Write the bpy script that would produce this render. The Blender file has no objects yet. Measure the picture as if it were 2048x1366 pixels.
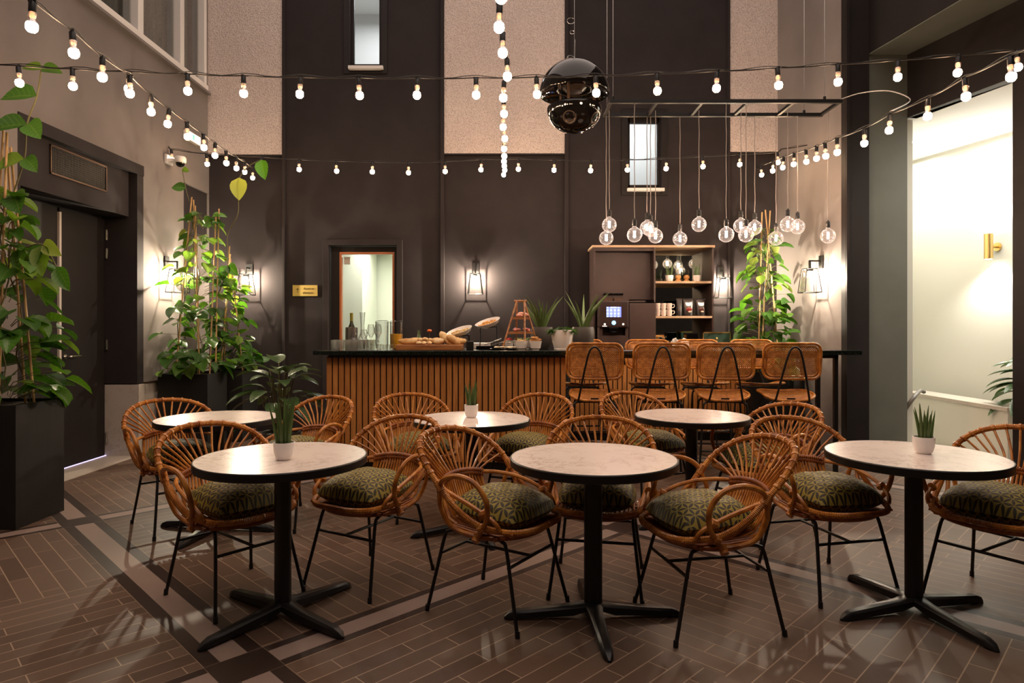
import bpy, math, random
from mathutils import Vector, Matrix
sc = bpy.context.scene
col = sc.collection
PI = math.pi
# ------------------------------------------------------------------ camera, world, exposure
F = 1300.0
HC = 1.38
cam = bpy.data.cameras.new('camera'); co = bpy.data.objects.new('camera', cam); col.objects.link(co)
co.location = (0, 0, HC); co.rotation_euler = (PI/2, 0, 0)
cam.lens = F/2048*36; cam.sensor_width = 36; cam.sensor_fit = 'HORIZONTAL'
cam.shift_y = -27/2048; cam.clip_start = 0.05
sc.camera = co
wd = bpy.data.worlds.new('world'); sc.world = wd; wd.use_nodes = True
wd.node_tree.nodes['Background'].inputs[0].default_value = (1.0, .80, .70, 1)
wd.node_tree.nodes['Background'].inputs[1].default_value = .50
sc.view_settings.view_transform = 'Standard'; sc.view_settings.look = 'None'
sc.view_settings.exposure = 1.65; sc.view_settings.gamma = 1.0
sc.cycles.max_bounces = 7; sc.cycles.transparent_max_bounces = 16
sc.cycles.sample_clamp_indirect = 4.0; sc.cycles.caustics_reflective = False; sc.cycles.caustics_refractive = False
E_STRING, E_PEND, E_SCONCE = 46.0, 130.0, 5200.0

def area(name, loc, rot, sx, sy, power, colr=(1, .95, .85), spread=None):
    l = bpy.data.lights.new(name, 'AREA'); l.shape = 'RECTANGLE'; l.size = sx; l.size_y = sy
    l.energy = power; l.color = colr
    if spread: l.spread = spread
    o = bpy.data.objects.new(name, l); col.objects.link(o); o.location = loc; o.rotation_euler = rot
    return o
# unseen area lights, added to brighten the corridor and the back rooms
area('corridor_fill', (5.45, 6.2, 3.57), (0, 0, .24), .5, 3.0, 38)
area('corridor_fill', (5.0, 8.6, 3.57), (0, 0, .24), .5, .8, 11)
area('back_room_fill', (-1.7, 9.7, 2.57), (0, 0, 0), 1.4, 1.4, 15, (1, .97, .86))
area('upper_room_fill', (-1.95, 9.5, 6.25), (0, 0, 0), .9, .7, 11, (.93, .95, 1))
area('upper_room_fill', (1.76, 9.5, 4.75), (0, 0, 0), .9, .7, 11, (.93, .95, 1))

# ------------------------------------------------------------------ material helpers
def mat(name):
    m = bpy.data.materials.new(name); m.use_nodes = True
    return m, m.node_tree, m.node_tree.nodes['Principled BSDF']
def setp(b, **k):
    for a, v in k.items():
        i = b.inputs[a.replace('_', ' ')]
        i.default_value = (*v, 1) if isinstance(v, tuple) and len(v) == 3 else v
def simple(name, c, rough=.5, metal=0., **k):
    m, nt, b = mat(name); setp(b, Base_Color=c, Roughness=rough, Metallic=metal, **k); return m
def nd(nt, t, **k):
    n = nt.nodes.new(t)
    for a, v in k.items():
        if hasattr(n, a): setattr(n, a, v)
        else: n.inputs[a.replace('_', ' ')].default_value = v
    return n
def mt(nt, op, a, b=None, c=None):
    n = nt.nodes.new('ShaderNodeMath'); n.operation = op
    for i, x in enumerate((a, b, c)):
        if x is None: continue
        if isinstance(x, (int, float)): n.inputs[i].default_value = x
        else: nt.links.new(x, n.inputs[i])
    return n.outputs[0]
def mixc(nt, f, a, b, mode='MIX'):
    n = nt.nodes.new('ShaderNodeMix'); n.data_type = 'RGBA'; n.blend_type = mode
    for i, x in ((0, f), (6, a), (7, b)):
        if isinstance(x, (int, float)): n.inputs[i].default_value = x
        elif isinstance(x, tuple): n.inputs[i].default_value = (*x, 1) if len(x) == 3 else x
        else: nt.links.new(x, n.inputs[i])
    return n.outputs[2]
def coords(nt, kind='Object', scale=None, rot=None):
    t = nt.nodes.new('ShaderNodeTexCoord')
    if scale is None and rot is None: return t.outputs[kind]
    m = nt.nodes.new('ShaderNodeMapping')
    if scale: m.inputs['Scale'].default_value = scale
    if rot: m.inputs['Rotation'].default_value = rot
    nt.links.new(t.outputs[kind], m.inputs[0]); return m.outputs[0]
def noise(nt, vec, scale, detail=4, rough=.5):
    n = nd(nt, 'ShaderNodeTexNoise', Scale=scale, Detail=detail, Roughness=rough)
    nt.links.new(vec, n.inputs['Vector']); return n.outputs[0]
def bump(nt, b, h, strength=.3, dist=.01):
    n = nd(nt, 'ShaderNodeBump', Strength=strength, Distance=dist)
    nt.links.new(h, n.inputs['Height']); nt.links.new(n.outputs[0], b.inputs['Normal'])
def ramp(nt, f, stops):
    r = nt.nodes.new('ShaderNodeValToRGB'); e = r.color_ramp.elements
    while len(e) < len(stops): e.new(.5)
    for k, (p, c) in enumerate(stops):
        e[k].position = p; e[k].color = (*c, 1)
    nt.links.new(f, r.inputs[0]); return r.outputs[0]
def noisy(name, c1, c2, scale, rough=.6, stretch=(1, 1, 1), bs=0., metal=0., lo=.35, hi=.65, detail=4, **k):
    m, nt, b = mat(name); v = coords(nt, 'Object', stretch); n = noise(nt, v, scale, detail)
    nt.links.new(ramp(nt, n, [(lo, c1), (hi, c2)]), b.inputs['Base Color'])
    setp(b, Roughness=rough, Metallic=metal, **k)
    if bs: bump(nt, b, n, bs, .004)
    return m
def emit(name, c, s):
    m, nt, b = mat(name); setp(b, Base_Color=c, Emission_Color=c, Emission_Strength=s, Roughness=.3); return m
def thin_glass(name, tint=(1, 1, 1), refl=.12, rough=.02):
    m, nt, b = mat(name); nt.nodes.remove(b); out = nt.nodes['Material Output']
    tr = nd(nt, 'ShaderNodeBsdfTransparent'); tr.inputs[0].default_value = (*tint, 1)
    gl = nd(nt, 'ShaderNodeBsdfGlossy', Roughness=rough)
    lw = nd(nt, 'ShaderNodeLayerWeight', Blend=.35)
    f = mt(nt, 'MULTIPLY_ADD', lw.outputs['Facing'], .75, refl*.3)
    f = mt(nt, 'MINIMUM', f, .8)
    f = mt(nt, 'POWER', f, 1.6)
    mx = nd(nt, 'ShaderNodeMixShader')
    nt.links.new(f, mx.inputs[0]); nt.links.new(tr.outputs[0], mx.inputs[1]); nt.links.new(gl.outputs[0], mx.inputs[2])
    nt.links.new(mx.outputs[0], out.inputs[0]); return m

M = {}
M['dark'] = noisy('dark_paint', (.0245, .0195, .0200), (.031, .0250, .0255), 3, .8, lo=.3, hi=.7, Specular_IOR_Level=.2)
M['darker'] = noisy('dark_brown_paint', (.0105, .0072, .0064), (.014, .0096, .0088), 4, .6, Specular_IOR_Level=.3)
M['green_wall'] = noisy('grey_green_paint', (.105, .112, .092), (.122, .128, .106), 3, .6)
M['plaster'] = noisy('taupe_plaster', (.150, .128, .119), (.21, .182, .169), 1.3, .85, bs=.15, detail=8, lo=.3, hi=.7)
def stucco():
    m, nt, b = mat('rough_stucco'); v = coords(nt)
    vo = nd(nt, 'ShaderNodeTexVoronoi', Scale=58.); nt.links.new(v, vo.inputs['Vector'])
    n = noise(nt, v, 90, 2); n2 = noise(nt, v, .9, 3)
    f = mt(nt, 'MULTIPLY_ADD', vo.outputs['Distance'], .6, mt(nt, 'MULTIPLY', n, .7))
    c = ramp(nt, f, [(.34, (.16, .115, .10)), (.47, (.58, .485, .44)), (.75, (.74, .64, .59))])
    c = mixc(nt, mt(nt, 'MULTIPLY', n2, .35), c, (.26, .21, .19))
    nt.links.new(c, b.inputs['Base Color']); setp(b, Roughness=.95); bump(nt, b, f, .8, .012); return m
M['stucco'] = stucco()
M['cream'] = simple('cream_paint', (.60, .585, .51), .7)
M['cream_green'] = simple('pale_green_cream_paint', (.78, .80, .70), .7)
M['white_paint'] = simple('white_paint', (.62, .62, .60), .6)
def marble(name, base, vein, vein2, sc_=2.2, rough=.25, fine=True):
    m, nt, b = mat(name); v = coords(nt)
    n1 = noise(nt, v, sc_, 8, .65)
    ad = nt.nodes.new('ShaderNodeVectorMath'); ad.operation = 'MULTIPLY_ADD'
    nt.links.new(nd_col(nt, v, sc_*1.3), ad.inputs[0]); ad.inputs[1].default_value = (.6, .6, .6); nt.links.new(v, ad.inputs[2])
    w = noise(nt, ad.outputs[0], sc_*2.2, 6, .7)
    ln = mt(nt, 'ABSOLUTE', mt(nt, 'SUBTRACT', w, .5)); ln = mt(nt, 'SUBTRACT', 1., mt(nt, 'MULTIPLY', ln, 26.)); ln = mt(nt, 'MAXIMUM', ln, 0.)
    mask = mt(nt, 'MULTIPLY', ln, mt(nt, 'MULTIPLY', mt(nt, 'MAXIMUM', mt(nt, 'SUBTRACT', n1, .42), 0.), 3.2)); mask = mt(nt, 'MINIMUM', mask, .8)
    c = mixc(nt, mt(nt, 'MULTIPLY', n1, .5), base, vein2)
    c = mixc(nt, mask, c, vein)
    nt.links.new(c, b.inputs['Base Color']); setp(b, Roughness=rough); return m
def nd_col(nt, v, s):
    n = nd(nt, 'ShaderNodeTexNoise', Scale=s, Detail=3.); nt.links.new(v, n.inputs['Vector']); return n.outputs[1]
M['table_marble'] = marble('pink_white_marble', (.80, .715, .665), (.38, .25, .20), (.62, .52, .47), 2.5, .24)
M['wain_marble'] = marble('grey_white_marble', (.50, .45, .40), (.26, .22, .19), (.42, .37, .33), 2.6, .4)
M['floor_marble'] = marble('cream_marble', (.50, .44, .375), (.36, .29, .24), (.5, .43, .37), 2.0, .3)
M['black'] = simple('black_powder_coated_metal', (.005, .0045, .0045), .42)
M['black_matte'] = noisy('black_planter_board', (.004, .0035, .003), (.008, .0062, .005), 30, .6, (1, 1, .1))
M['black_gloss'] = simple('black_gloss_lacquer', (.003, .0025, .0025), .05)
M['chrome'] = simple('brushed_steel', (.62, .60, .57), .25, 1.)
M['brass'] = simple('brass', (.80, .56, .22), .3, 1.)
M['bronze'] = simple('dark_bronze', (.10, .06, .04), .35, .7)
M['white'] = simple('white_glazed_ceramic', (.86, .82, .79), .22)
M['white_metal'] = simple('white_lacquered_frame', (.72, .69, .66), .4)
M['grey_pot'] = simple('charcoal_ceramic', (.085, .075, .068), .5)
M['soil'] = noisy('potting_soil', (.02, .011, .008), (.07, .04, .028), 60, .95, bs=.8)
M['bamboo'] = noisy('bamboo_cane', (.42, .24, .10), (.56, .36, .16), 14, .5, (1, 1, .6))
M['stem'] = simple('green_brown_stem', (.11, .10, .04), .6)
M['glass'] = thin_glass('clear_glass')
M['pane'] = thin_glass('window_glass', (.93, .94, .93), .06)
def tumbler():
    m = thin_glass('cut_glass', (.97, .97, .96), .42, .03); nt = m.node_tree; out = nt.nodes['Material Output']
    vo = nd(nt, 'ShaderNodeTexVoronoi', Scale=85.); nt.links.new(coords(nt), vo.inputs['Vector'])
    bp = nd(nt, 'ShaderNodeBump', Strength=.6, Distance=.004); nt.links.new(vo.outputs['Distance'], bp.inputs['Height'])
    for n in nt.nodes:
        if n.bl_idname == 'ShaderNodeBsdfGlossy': nt.links.new(bp.outputs[0], n.inputs['Normal'])
    tl = nd(nt, 'ShaderNodeBsdfTranslucent'); tl.inputs[0].default_value = (.9, .88, .85, 1)
    mx = nd(nt, 'ShaderNodeMixShader'); mx.inputs[0].default_value = .035
    nt.links.new(out.inputs[0].links[0].from_socket, mx.inputs[1]); nt.links.new(tl.outputs[0], mx.inputs[2]); nt.links.new(mx.outputs[0], out.inputs[0])
    return m
M['tumbler'] = tumbler()
M['jug_glass'] = thin_glass('jug_glass', (.97, .97, .97), .5, .02)
def rattan(name, c1, c2, c3):
    m, nt, b = mat(name); v = coords(nt); n = noise(nt, v, 16, 4); n2 = noise(nt, v, 160, 2)
    c = ramp(nt, n, [(.3, c1), (.5, c2), (.72, c3)])
    c = mixc(nt, mt(nt, 'MULTIPLY', n2, .45), c, c1)
    nt.links.new(c, b.inputs['Base Color']); setp(b, Roughness=.38, Coat_Weight=.08, Coat_Roughness=.2); bump(nt, b, n2, .25, .002); return m
M['rattan'] = rattan('honey_rattan', (.24, .070, .009), (.50, .180, .022), (.72, .33, .065))
M['rattan_dark'] = rattan('brown_rattan', (.15, .038, .006), (.33, .095, .015), (.44, .15, .030))
def cane():
    m, nt, b = mat('woven_cane_webbing'); out = nt.nodes['Material Output']
    uv = nt.nodes.new('ShaderNodeTexCoord').outputs['UV']
    s = nt.nodes.new('ShaderNodeSeparateXYZ'); nt.links.new(uv, s.inputs[0])
    k = 2*PI/.018
    a = mt(nt, 'SINE', mt(nt, 'MULTIPLY', mt(nt, 'ADD', s.outputs[0], s.outputs[1]), k))
    c = mt(nt, 'SINE', mt(nt, 'MULTIPLY', mt(nt, 'SUBTRACT', s.outputs[0], s.outputs[1]), k))
    f = mt(nt, 'MULTIPLY', mt(nt, 'ADD', a, 1.), mt(nt, 'ADD', c, 1.))
    hole = mt(nt, 'GREATER_THAN', f, 1.75)
    v = coords(nt); n = noise(nt, v, 22, 3)
    colr = ramp(nt, n, [(.3, (.36, .115, .018)), (.55, (.56, .21, .038)), (.75, (.68, .30, .07))])
    nt.links.new(colr, b.inputs['Base Color']); setp(b, Roughness=.38)
    bump(nt, b, f, .5, .004)
    tr = nd(nt, 'ShaderNodeBsdfTransparent'); mx = nd(nt, 'ShaderNodeMixShader')
    nt.links.new(hole, mx.inputs[0]); nt.links.new(b.outputs[0], mx.inputs[1]); nt.links.new(tr.outputs[0], mx.inputs[2])
    nt.links.new(mx.outputs[0], out.inputs[0]); return m
M['cane'] = cane()
def cushion_mat():
    m, nt, b = mat('olive_cut_velvet'); uv = nt.nodes.new('ShaderNodeTexCoord').outputs['UV']
    s = nt.nodes.new('ShaderNodeSeparateXYZ'); nt.links.new(uv, s.inputs[0])
    A = .054; h = math.sqrt(3)/2
    tot = None
    for k in range(3):
        t = k*PI/3; ct, st = math.cos(t), math.sin(t)
        u = mt(nt, 'ADD', mt(nt, 'MULTIPLY', s.outputs[0], ct/A), mt(nt, 'MULTIPLY', s.outputs[1], st/A))
        v = mt(nt, 'ADD', mt(nt, 'MULTIPLY', s.outputs[0], -st/A), mt(nt, 'MULTIPLY', s.outputs[1], ct/A))
        row = mt(nt, 'ROUND', mt(nt, 'DIVIDE', v, h))
        vv = mt(nt, 'ABSOLUTE', mt(nt, 'SUBTRACT', v, mt(nt, 'MULTIPLY', row, h)))
        uu = mt(nt, 'FRACT', mt(nt, 'ADD', mt(nt, 'ADD', u, mt(nt, 'MULTIPLY', row, .5)), 100.))
        env = mt(nt, 'MULTIPLY', mt(nt, 'MULTIPLY', uu, mt(nt, 'SUBTRACT', 1., uu)), .70)
        d = mt(nt, 'SUBTRACT', mt(nt, 'SUBTRACT', env, .042), vv)
        tot = d if tot is None else mt(nt, 'MAXIMUM', tot, d)
    mask = nd(nt, 'ShaderNodeMapRange'); mask.inputs['From Min'].default_value = -.012; mask.inputs['From Max'].default_value = .012
    nt.links.new(tot, mask.inputs[0])
    v = coords(nt); n = noise(nt, v, 30, 3)
    c = mixc(nt, n, (.20, .150, .014), (.31, .24, .032))
    c = mixc(nt, mask.outputs[0], c, (.020, .014, .003))
    nt.links.new(c, b.inputs['Base Color']); setp(b, Roughness=.65, Sheen_Weight=.12, Sheen_Roughness=.35)
    b.inputs['Sheen Tint'].default_value = (.75, .70, .30, 1)
    iv = mt(nt, 'SUBTRACT', 1., mask.outputs[0]); bump(nt, b, iv, .5, .004); return m
M['cushion'] = cushion_mat()
def leafmat(name, transl=.35, stripes=False):
    m, nt, b = mat(name); out = nt.nodes['Material Output']
    at = nt.nodes.new('ShaderNodeAttribute'); at.attribute_name = 'tint'
    c = at.outputs[0]
    if stripes:
        uv = nt.nodes.new('ShaderNodeTexCoord').outputs['UV']; s = nt.nodes.new('ShaderNodeSeparateXYZ'); nt.links.new(uv, s.inputs[0])
        ax = mt(nt, 'ABSOLUTE', s.outputs[0])
        w = mt(nt, 'SINE', mt(nt, 'MULTIPLY', mt(nt, 'SUBTRACT', s.outputs[1], mt(nt, 'MULTIPLY', mt(nt, 'MULTIPLY', ax, ax), .22)), 60.))
        ln = mt(nt, 'GREATER_THAN', w, .55)
        c = mixc(nt, mt(nt, 'MULTIPLY', ln, .6), c, (.24, .32, .12))
    else:
        uv = nt.nodes.new('ShaderNodeTexCoord').outputs['UV']; s = nt.nodes.new('ShaderNodeSeparateXYZ'); nt.links.new(uv, s.inputs[0])
        ax = mt(nt, 'ABSOLUTE', s.outputs[0])
        mid = mt(nt, 'LESS_THAN', ax, .05)
        w = mt(nt, 'SINE', mt(nt, 'MULTIPLY', mt(nt, 'SUBTRACT', s.outputs[1], mt(nt, 'MULTIPLY', ax, .18)), 45.))
        vn = mt(nt, 'MAXIMUM', mt(nt, 'GREATER_THAN', w, .93), mid)
        c = mixc(nt, mt(nt, 'MULTIPLY', vn, .22), c, (.30, .38, .12))
    nt.links.new(c, b.inputs['Base Color']); setp(b, Roughness=.33)
    tl = nd(nt, 'ShaderNodeBsdfTranslucent'); nt.links.new(mixc(nt, 1., c, (1.0, 1.15, .35), 'MULTIPLY'), tl.inputs[0])
    mx = nd(nt, 'ShaderNodeMixShader'); mx.inputs[0].default_value = transl
    nt.links.new(b.outputs[0], mx.inputs[1]); nt.links.new(tl.outputs[0], mx.inputs[2]); nt.links.new(mx.outputs[0], out.inputs[0])
    return m
M['leaf'] = leafmat('green_leaf', .42)
M['leaf_striped'] = leafmat('striped_leaf', .15, True)
M['succulent'] = leafmat('succulent_leaf', .0)
def slatwood():
    m, nt, b = mat('oak_slats'); v = coords(nt)
    s = nt.nodes.new('ShaderNodeSeparateXYZ'); nt.links.new(v, s.inputs[0])
    wn = nt.nodes.new('ShaderNodeTexWhiteNoise'); wn.noise_dimensions = '1D'
    nt.links.new(mt(nt, 'FLOOR', mt(nt, 'DIVIDE', s.outputs[0], .0577)), wn.inputs['W'])
    v2 = coords(nt, 'Object', (22, 22, 1.3)); n = noise(nt, v2, 3.2, 6, .6)
    c = ramp(nt, n, [(.25, (.27, .095, .020)), (.5, (.48, .20, .050)), (.75, (.62, .30, .09))])
    c = mixc(nt, mt(nt, 'MULTIPLY', wn.outputs[0], .55), c, (.34, .13, .032))
    nt.links.new(c, b.inputs['Base Color']); setp(b, Roughness=.5); bump(nt, b, n, .15, .003); return m
M['slats'] = slatwood()
M['wood'] = noisy('warm_wood', (.24, .085, .025), (.42, .18, .06), 5, .45, (1, 8, 8))
M['light_wood'] = noisy('pale_wood', (.42, .27, .16), (.52, .36, .23), 6, .5, (1, 6, 6))
M['orange_wood'] = simple('orange_stained_wood', (.40, .12, .035), .4)
M['brown_panel'] = noisy('brown_laminate', (.036, .0175, .0145), (.046, .0225, .0185), 4, .5)
def granite():
    m, nt, b = mat('dark_green_granite'); v = coords(nt); n = noise(nt, v, 130, 3)
    nt.links.new(ramp(nt, n, [(.4, (.003, .005, .004)), (.62, (.010, .016, .012)), (.72, (.05, .06, .05))]), b.inputs['Base Color'])
    setp(b, Roughness=.12); return m
M['granite'] = granite()
def floor_mat():
    m, nt, b = mat('taupe_plank_tiles'); v = coords(nt)
    s = nt.nodes.new('ShaderNodeSeparateXYZ'); nt.links.new(v, s.inputs[0])
    S = mt(nt, 'ADD', s.outputs[0], s.outputs[1]); T = mt(nt, 'SUBTRACT', s.outputs[1], s.outputs[0])
    PS, PT = 3.72, 3.98
    s0 = mt(nt, 'DIVIDE', mt(nt, 'SUBTRACT', S, 1.56), PS); t0 = mt(nt, 'DIVIDE', mt(nt, 'SUBTRACT', T, 3.74), PT)
    def near(x, P):   # signed distance to nearest band centre, metres on the floor
        return mt(nt, 'MULTIPLY', mt(nt, 'ABSOLUTE', mt(nt, 'SUBTRACT', x, mt(nt, 'ROUND', x))), P/math.sqrt(2))
    ds, dt = near(s0, PS), near(t0, PT)
    lights = mt(nt, 'LESS_THAN', ds, .057); lightt = mt(nt, 'LESS_THAN', dt, .055)
    bands = mt(nt, 'LESS_THAN', ds, .122); bandt = mt(nt, 'LESS_THAN', dt, .105)
    dmin = mt(nt, 'MINIMUM', mt(nt, 'ABSOLUTE', mt(nt, 'SUBTRACT', ds, .122)), mt(nt, 'ABSOLUTE', mt(nt, 'SUBTRACT', dt, .105)))
    both = mt(nt, 'MULTIPLY', bands, bandt)
    anyb = mt(nt, 'MAXIMUM', bands, bandt)
    light = mt(nt, 'MULTIPLY', mt(nt, 'ADD', mt(nt, 'MULTIPLY', lights, mt(nt, 'SUBTRACT', 1., bandt)), mt(nt, 'MULTIPLY', lightt, mt(nt, 'SUBTRACT', 1., bands))), 1.)
    par = mt(nt, 'MODULO', mt(nt, 'ADD', mt(nt, 'ADD', mt(nt, 'FLOOR', mt(nt, 'MULTIPLY', s0, 2.)), mt(nt, 'FLOOR', mt(nt, 'MULTIPLY', t0, 2.))), 100.), 2.)
    q = math.sqrt(.5)
    cs = mt(nt, 'MULTIPLY', S, q); ct = mt(nt, 'MULTIPLY', T, q)
    def brick(a, c):
        cv = nt.nodes.new('ShaderNodeCombineXYZ'); nt.links.new(a, cv.inputs[0]); nt.links.new(c, cv.inputs[1])
        bt = nd(nt, 'ShaderNodeTexBrick', offset=.37, offset_frequency=2, squash=1.)
        bt.inputs['Scale'].default_value = 1.; bt.inputs['Brick Width'].default_value = .46; bt.inputs['Row Height'].default_value = .094
        bt.inputs['Mortar Size'].default_value = .0026; bt.inputs['Mortar Smooth'].default_value = 0.; bt.inputs['Bias'].default_value = 0.
        bt.inputs['Color1'].default_value = (0, 0, 0, 1); bt.inputs['Color2'].default_value = (1, 1, 1, 1)
        nt.links.new(cv.outputs[0], bt.inputs['Vector']); return bt
    b1, b2 = brick(ct, cs), brick(cs, ct)      # b1: long side along T (s constant); b2: long side along S
    rnd = mixc(nt, par, b1.outputs[0], b2.outputs[0])
    mo = mt(nt, 'ADD', mt(nt, 'MULTIPLY', b1.outputs[1], mt(nt, 'SUBTRACT', 1., par)), mt(nt, 'MULTIPLY', b2.outputs[1], par))
    fine = noise(nt, v, 220, 2); med = noise(nt, v, 1.6, 3)
    tile = mixc(nt, rnd, (.060, .0315, .0200), (.122, .075, .050))
    tile = mixc(nt, mt(nt, 'MULTIPLY', fine, .55), tile, (.125, .084, .060), 'MIX')
    c = mixc(nt, mo, tile, (.29, .205, .14))
    darkb = mixc(nt, fine, (.018, .0085, .006), (.032, .017, .012)); lightb = mixc(nt, fine, (.20, .138, .112), (.28, .21, .18))
    c = mixc(nt, anyb, c, darkb); c = mixc(nt, light, c, lightb)
    edge = mt(nt, 'LESS_THAN', dmin, .0018); c = mixc(nt, mt(nt, 'MULTIPLY', edge, mt(nt, 'SUBTRACT', 1., both)), c, (.22, .15, .10))
    nt.links.new(c, b.inputs['Base Color'])
    nt.links.new(mt(nt, 'MULTIPLY_ADD', med, .22, .36), b.inputs['Roughness']); setp(b, Specular_IOR_Level=.38)
    bump(nt, b, mt(nt, 'ADD', mt(nt, 'MULTIPLY', mo, -1.), mt(nt, 'MULTIPLY', fine, .25)), .25, .002); return m
M['floor'] = floor_mat()
M['bulb'] = emit('lit_bulb_glass', (1.0, .66, .40), E_STRING)
M['bulb_neck'] = simple('frosted_bulb_neck', (.85, .72, .62), .15, Transmission_Weight=.4)
M['filament'] = emit('glowing_filament', (1.0, .70, .50), E_PEND)
M['sconce_bulb'] = emit('lit_sconce_bulb', (1.0, .84, .64), E_SCONCE)
M['screen'] = None

# ------------------------------------------------------------------ mesh builder
class MB:
    def __init__(s): s.v = []; s.f = []; s.mi = []; s.uv = {}; s.tint = {}; s.cur = 0; s.tc = None
    def face(s, idx, uv=None):
        if uv is not None: s.uv[len(s.f)] = uv
        if s.tc is not None: s.tint[len(s.f)] = s.tc
        s.f.append(tuple(idx)); s.mi.append(s.cur)
    def box(s, x0, x1, y0, y1, z0, z1):
        b = len(s.v)
        s.v += [(x0, y0, z0), (x1, y0, z0), (x1, y1, z0), (x0, y1, z0), (x0, y0, z1), (x1, y0, z1), (x1, y1, z1), (x0, y1, z1)]
        for f in ((0, 3, 2, 1), (4, 5, 6, 7), (0, 1, 5, 4), (1, 2, 6, 5), (2, 3, 7, 6), (3, 0, 4, 7)): s.face([b+i for i in f])
        return s
    def cbox(s, c, d): return s.box(c[0]-d[0]/2, c[0]+d[0]/2, c[1]-d[1]/2, c[1]+d[1]/2, c[2]-d[2]/2, c[2]+d[2]/2)
    def prism(s, poly, z0, z1):
        b = len(s.v); n = len(poly)
        s.v += [(x, y, z0) for x, y in poly] + [(x, y, z1) for x, y in poly]
        s.face([b+i for i in range(n)][::-1]); s.face([b+n+i for i in range(n)])
        for i in range(n): j = (i+1) % n; s.face([b+i, b+j, b+n+j, b+n+i])
        return s
    def tube(s, pts, r, n=8, closed=False, caps=True, flat=1.0):
        P = [Vector(p) for p in pts]; m = len(P); b = len(s.v)
        R = r if isinstance(r, (list, tuple)) else [r]*m
        T = []
        for i in range(m):
            a = P[(i-1) % m] if (closed or i > 0) else P[0]; c = P[(i+1) % m] if (closed or i < m-1) else P[-1]
            t = c-a; T.append(t.normalized() if t.length > 1e-9 else Vector((0, 0, 1)))
        up = Vector((0, 0, 1)) if abs(T[0].z) < .9 else Vector((1, 0, 0))
        N = (up - T[0]*up.dot(T[0])).normalized()
        for i in range(m):
            N = (N - T[i]*N.dot(T[i]))
            N = N.normalized() if N.length > 1e-6 else T[i].orthogonal().normalized()
            B = T[i].cross(N)
            for k in range(n):
                a = 2*PI*k/n; s.v.append(tuple(P[i] + (N*math.cos(a) + B*math.sin(a)*flat)*R[i]))
        for i in range(m if closed else m-1):
            j = (i+1) % m
            for k in range(n):
                l = (k+1) % n; s.face([b+i*n+k, b+i*n+l, b+j*n+l, b+j*n+k])
        if not closed and caps:
            s.face([b+k for k in range(n)][::-1]); s.face([b+(m-1)*n+k for k in range(n)])
        return s
    def lathe(s, prof, n=24, c=(0, 0, 0), sx=1., sy=1.):
        b = len(s.v); m = len(prof)
        for r, z in prof:
            for k in range(n):
                a = 2*PI*k/n; s.v.append((c[0]+r*sx*math.cos(a), c[1]+r*sy*math.sin(a), c[2]+z))
        for i in range(m-1):
            for k in range(n):
                l = (k+1) % n; s.face([b+i*n+k, b+i*n+l, b+(i+1)*n+l, b+(i+1)*n+k])
        if prof[0][0] > 1e-5: s.face([b+k for k in range(n)][::-1])
        if prof[-1][0] > 1e-5: s.face([b+(m-1)*n+k for k in range(n)])
        return s
    def sheet(s, rows, uvs=None):
        b = len(s.v); m, n = len(rows), len(rows[0])
        for r in rows: s.v += [tuple(p) for p in r]
        for i in range(m-1):
            for j in range(n-1):
                idx = [b+i*n+j, b+i*n+j+1, b+(i+1)*n+j+1, b+(i+1)*n+j]
                s.face(idx, [uvs[i][j], uvs[i][j+1], uvs[i+1][j+1], uvs[i+1][j]] if uvs else None)
        return s
    def ball(s, c, r, n=12, m=8, sq=(1, 1, 1)):
        b = len(s.v)
        for i in range(1, m):
            t = PI*i/m
            for k in range(n):
                a = 2*PI*k/n; s.v.append((c[0]+r*sq[0]*math.sin(t)*math.cos(a), c[1]+r*sq[1]*math.sin(t)*math.sin(a), c[2]-r*sq[2]*math.cos(t)))
        s.v.append((c[0], c[1], c[2]-r*sq[2])); lo = len(s.v)-1; s.v.append((c[0], c[1], c[2]+r*sq[2])); hi = lo+1
        for i in range(m-2):
            for k in range(n):
                l = (k+1) % n; s.face([b+i*n+k, b+i*n+l, b+(i+1)*n+l, b+(i+1)*n+k])
        for k in range(n):
            l = (k+1) % n; s.face([lo, b+l, b+k]); s.face([hi, b+(m-2)*n+k, b+(m-2)*n+l])
        return s
    def xf(s, mtx, start=0):
        s.v[start:] = [tuple(mtx @ Vector(p)) for p in s.v[start:]]; return s
    def build(s, name, mats, parent=None, loc=(0, 0, 0), rz=0, smooth=True, bevel=0, ang=38, label=None, cat=None, group=None, kind=None):
        me = bpy.data.meshes.new(name); me.from_pydata(s.v, [], s.f)
        if not isinstance(mats, (list, tuple)): mats = [mats]
        for m_ in mats: me.materials.append(m_)
        me.polygons.foreach_set('material_index', s.mi)
        if s.uv:
            ul = me.uv_layers.new(name='UVMap')
            for p in me.polygons:
                u = s.uv.get(p.index)
                if u:
                    for k, li in enumerate(p.loop_indices): ul.data[li].uv = u[k]
        if s.tint:
            ca = me.color_attributes.new('tint', 'FLOAT_COLOR', 'CORNER')
            for p in me.polygons:
                t = s.tint.get(p.index, (.1, .2, .05))
                for li in p.loop_indices: ca.data[li].color = (*t, 1)
        me.validate(); me.update()
        if smooth:
            me.shade_smooth(); me.set_sharp_from_angle(angle=math.radians(ang))
        o = bpy.data.objects.new(name, me); col.objects.link(o); o.location = loc; o.rotation_euler.z = rz
        if parent: o.parent = parent
        if bevel:
            bv = o.modifiers.new('bevel', 'BEVEL'); bv.width = bevel; bv.segments = 2; bv.limit_method = 'ANGLE'
        tag(o, label, cat, group, kind); return o
def tag(o, label=None, cat=None, group=None, kind=None):
    if label: o['label'] = label
    if cat: o['category'] = cat
    if group: o['group'] = group
    if kind: o['kind'] = kind
    return o
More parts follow.
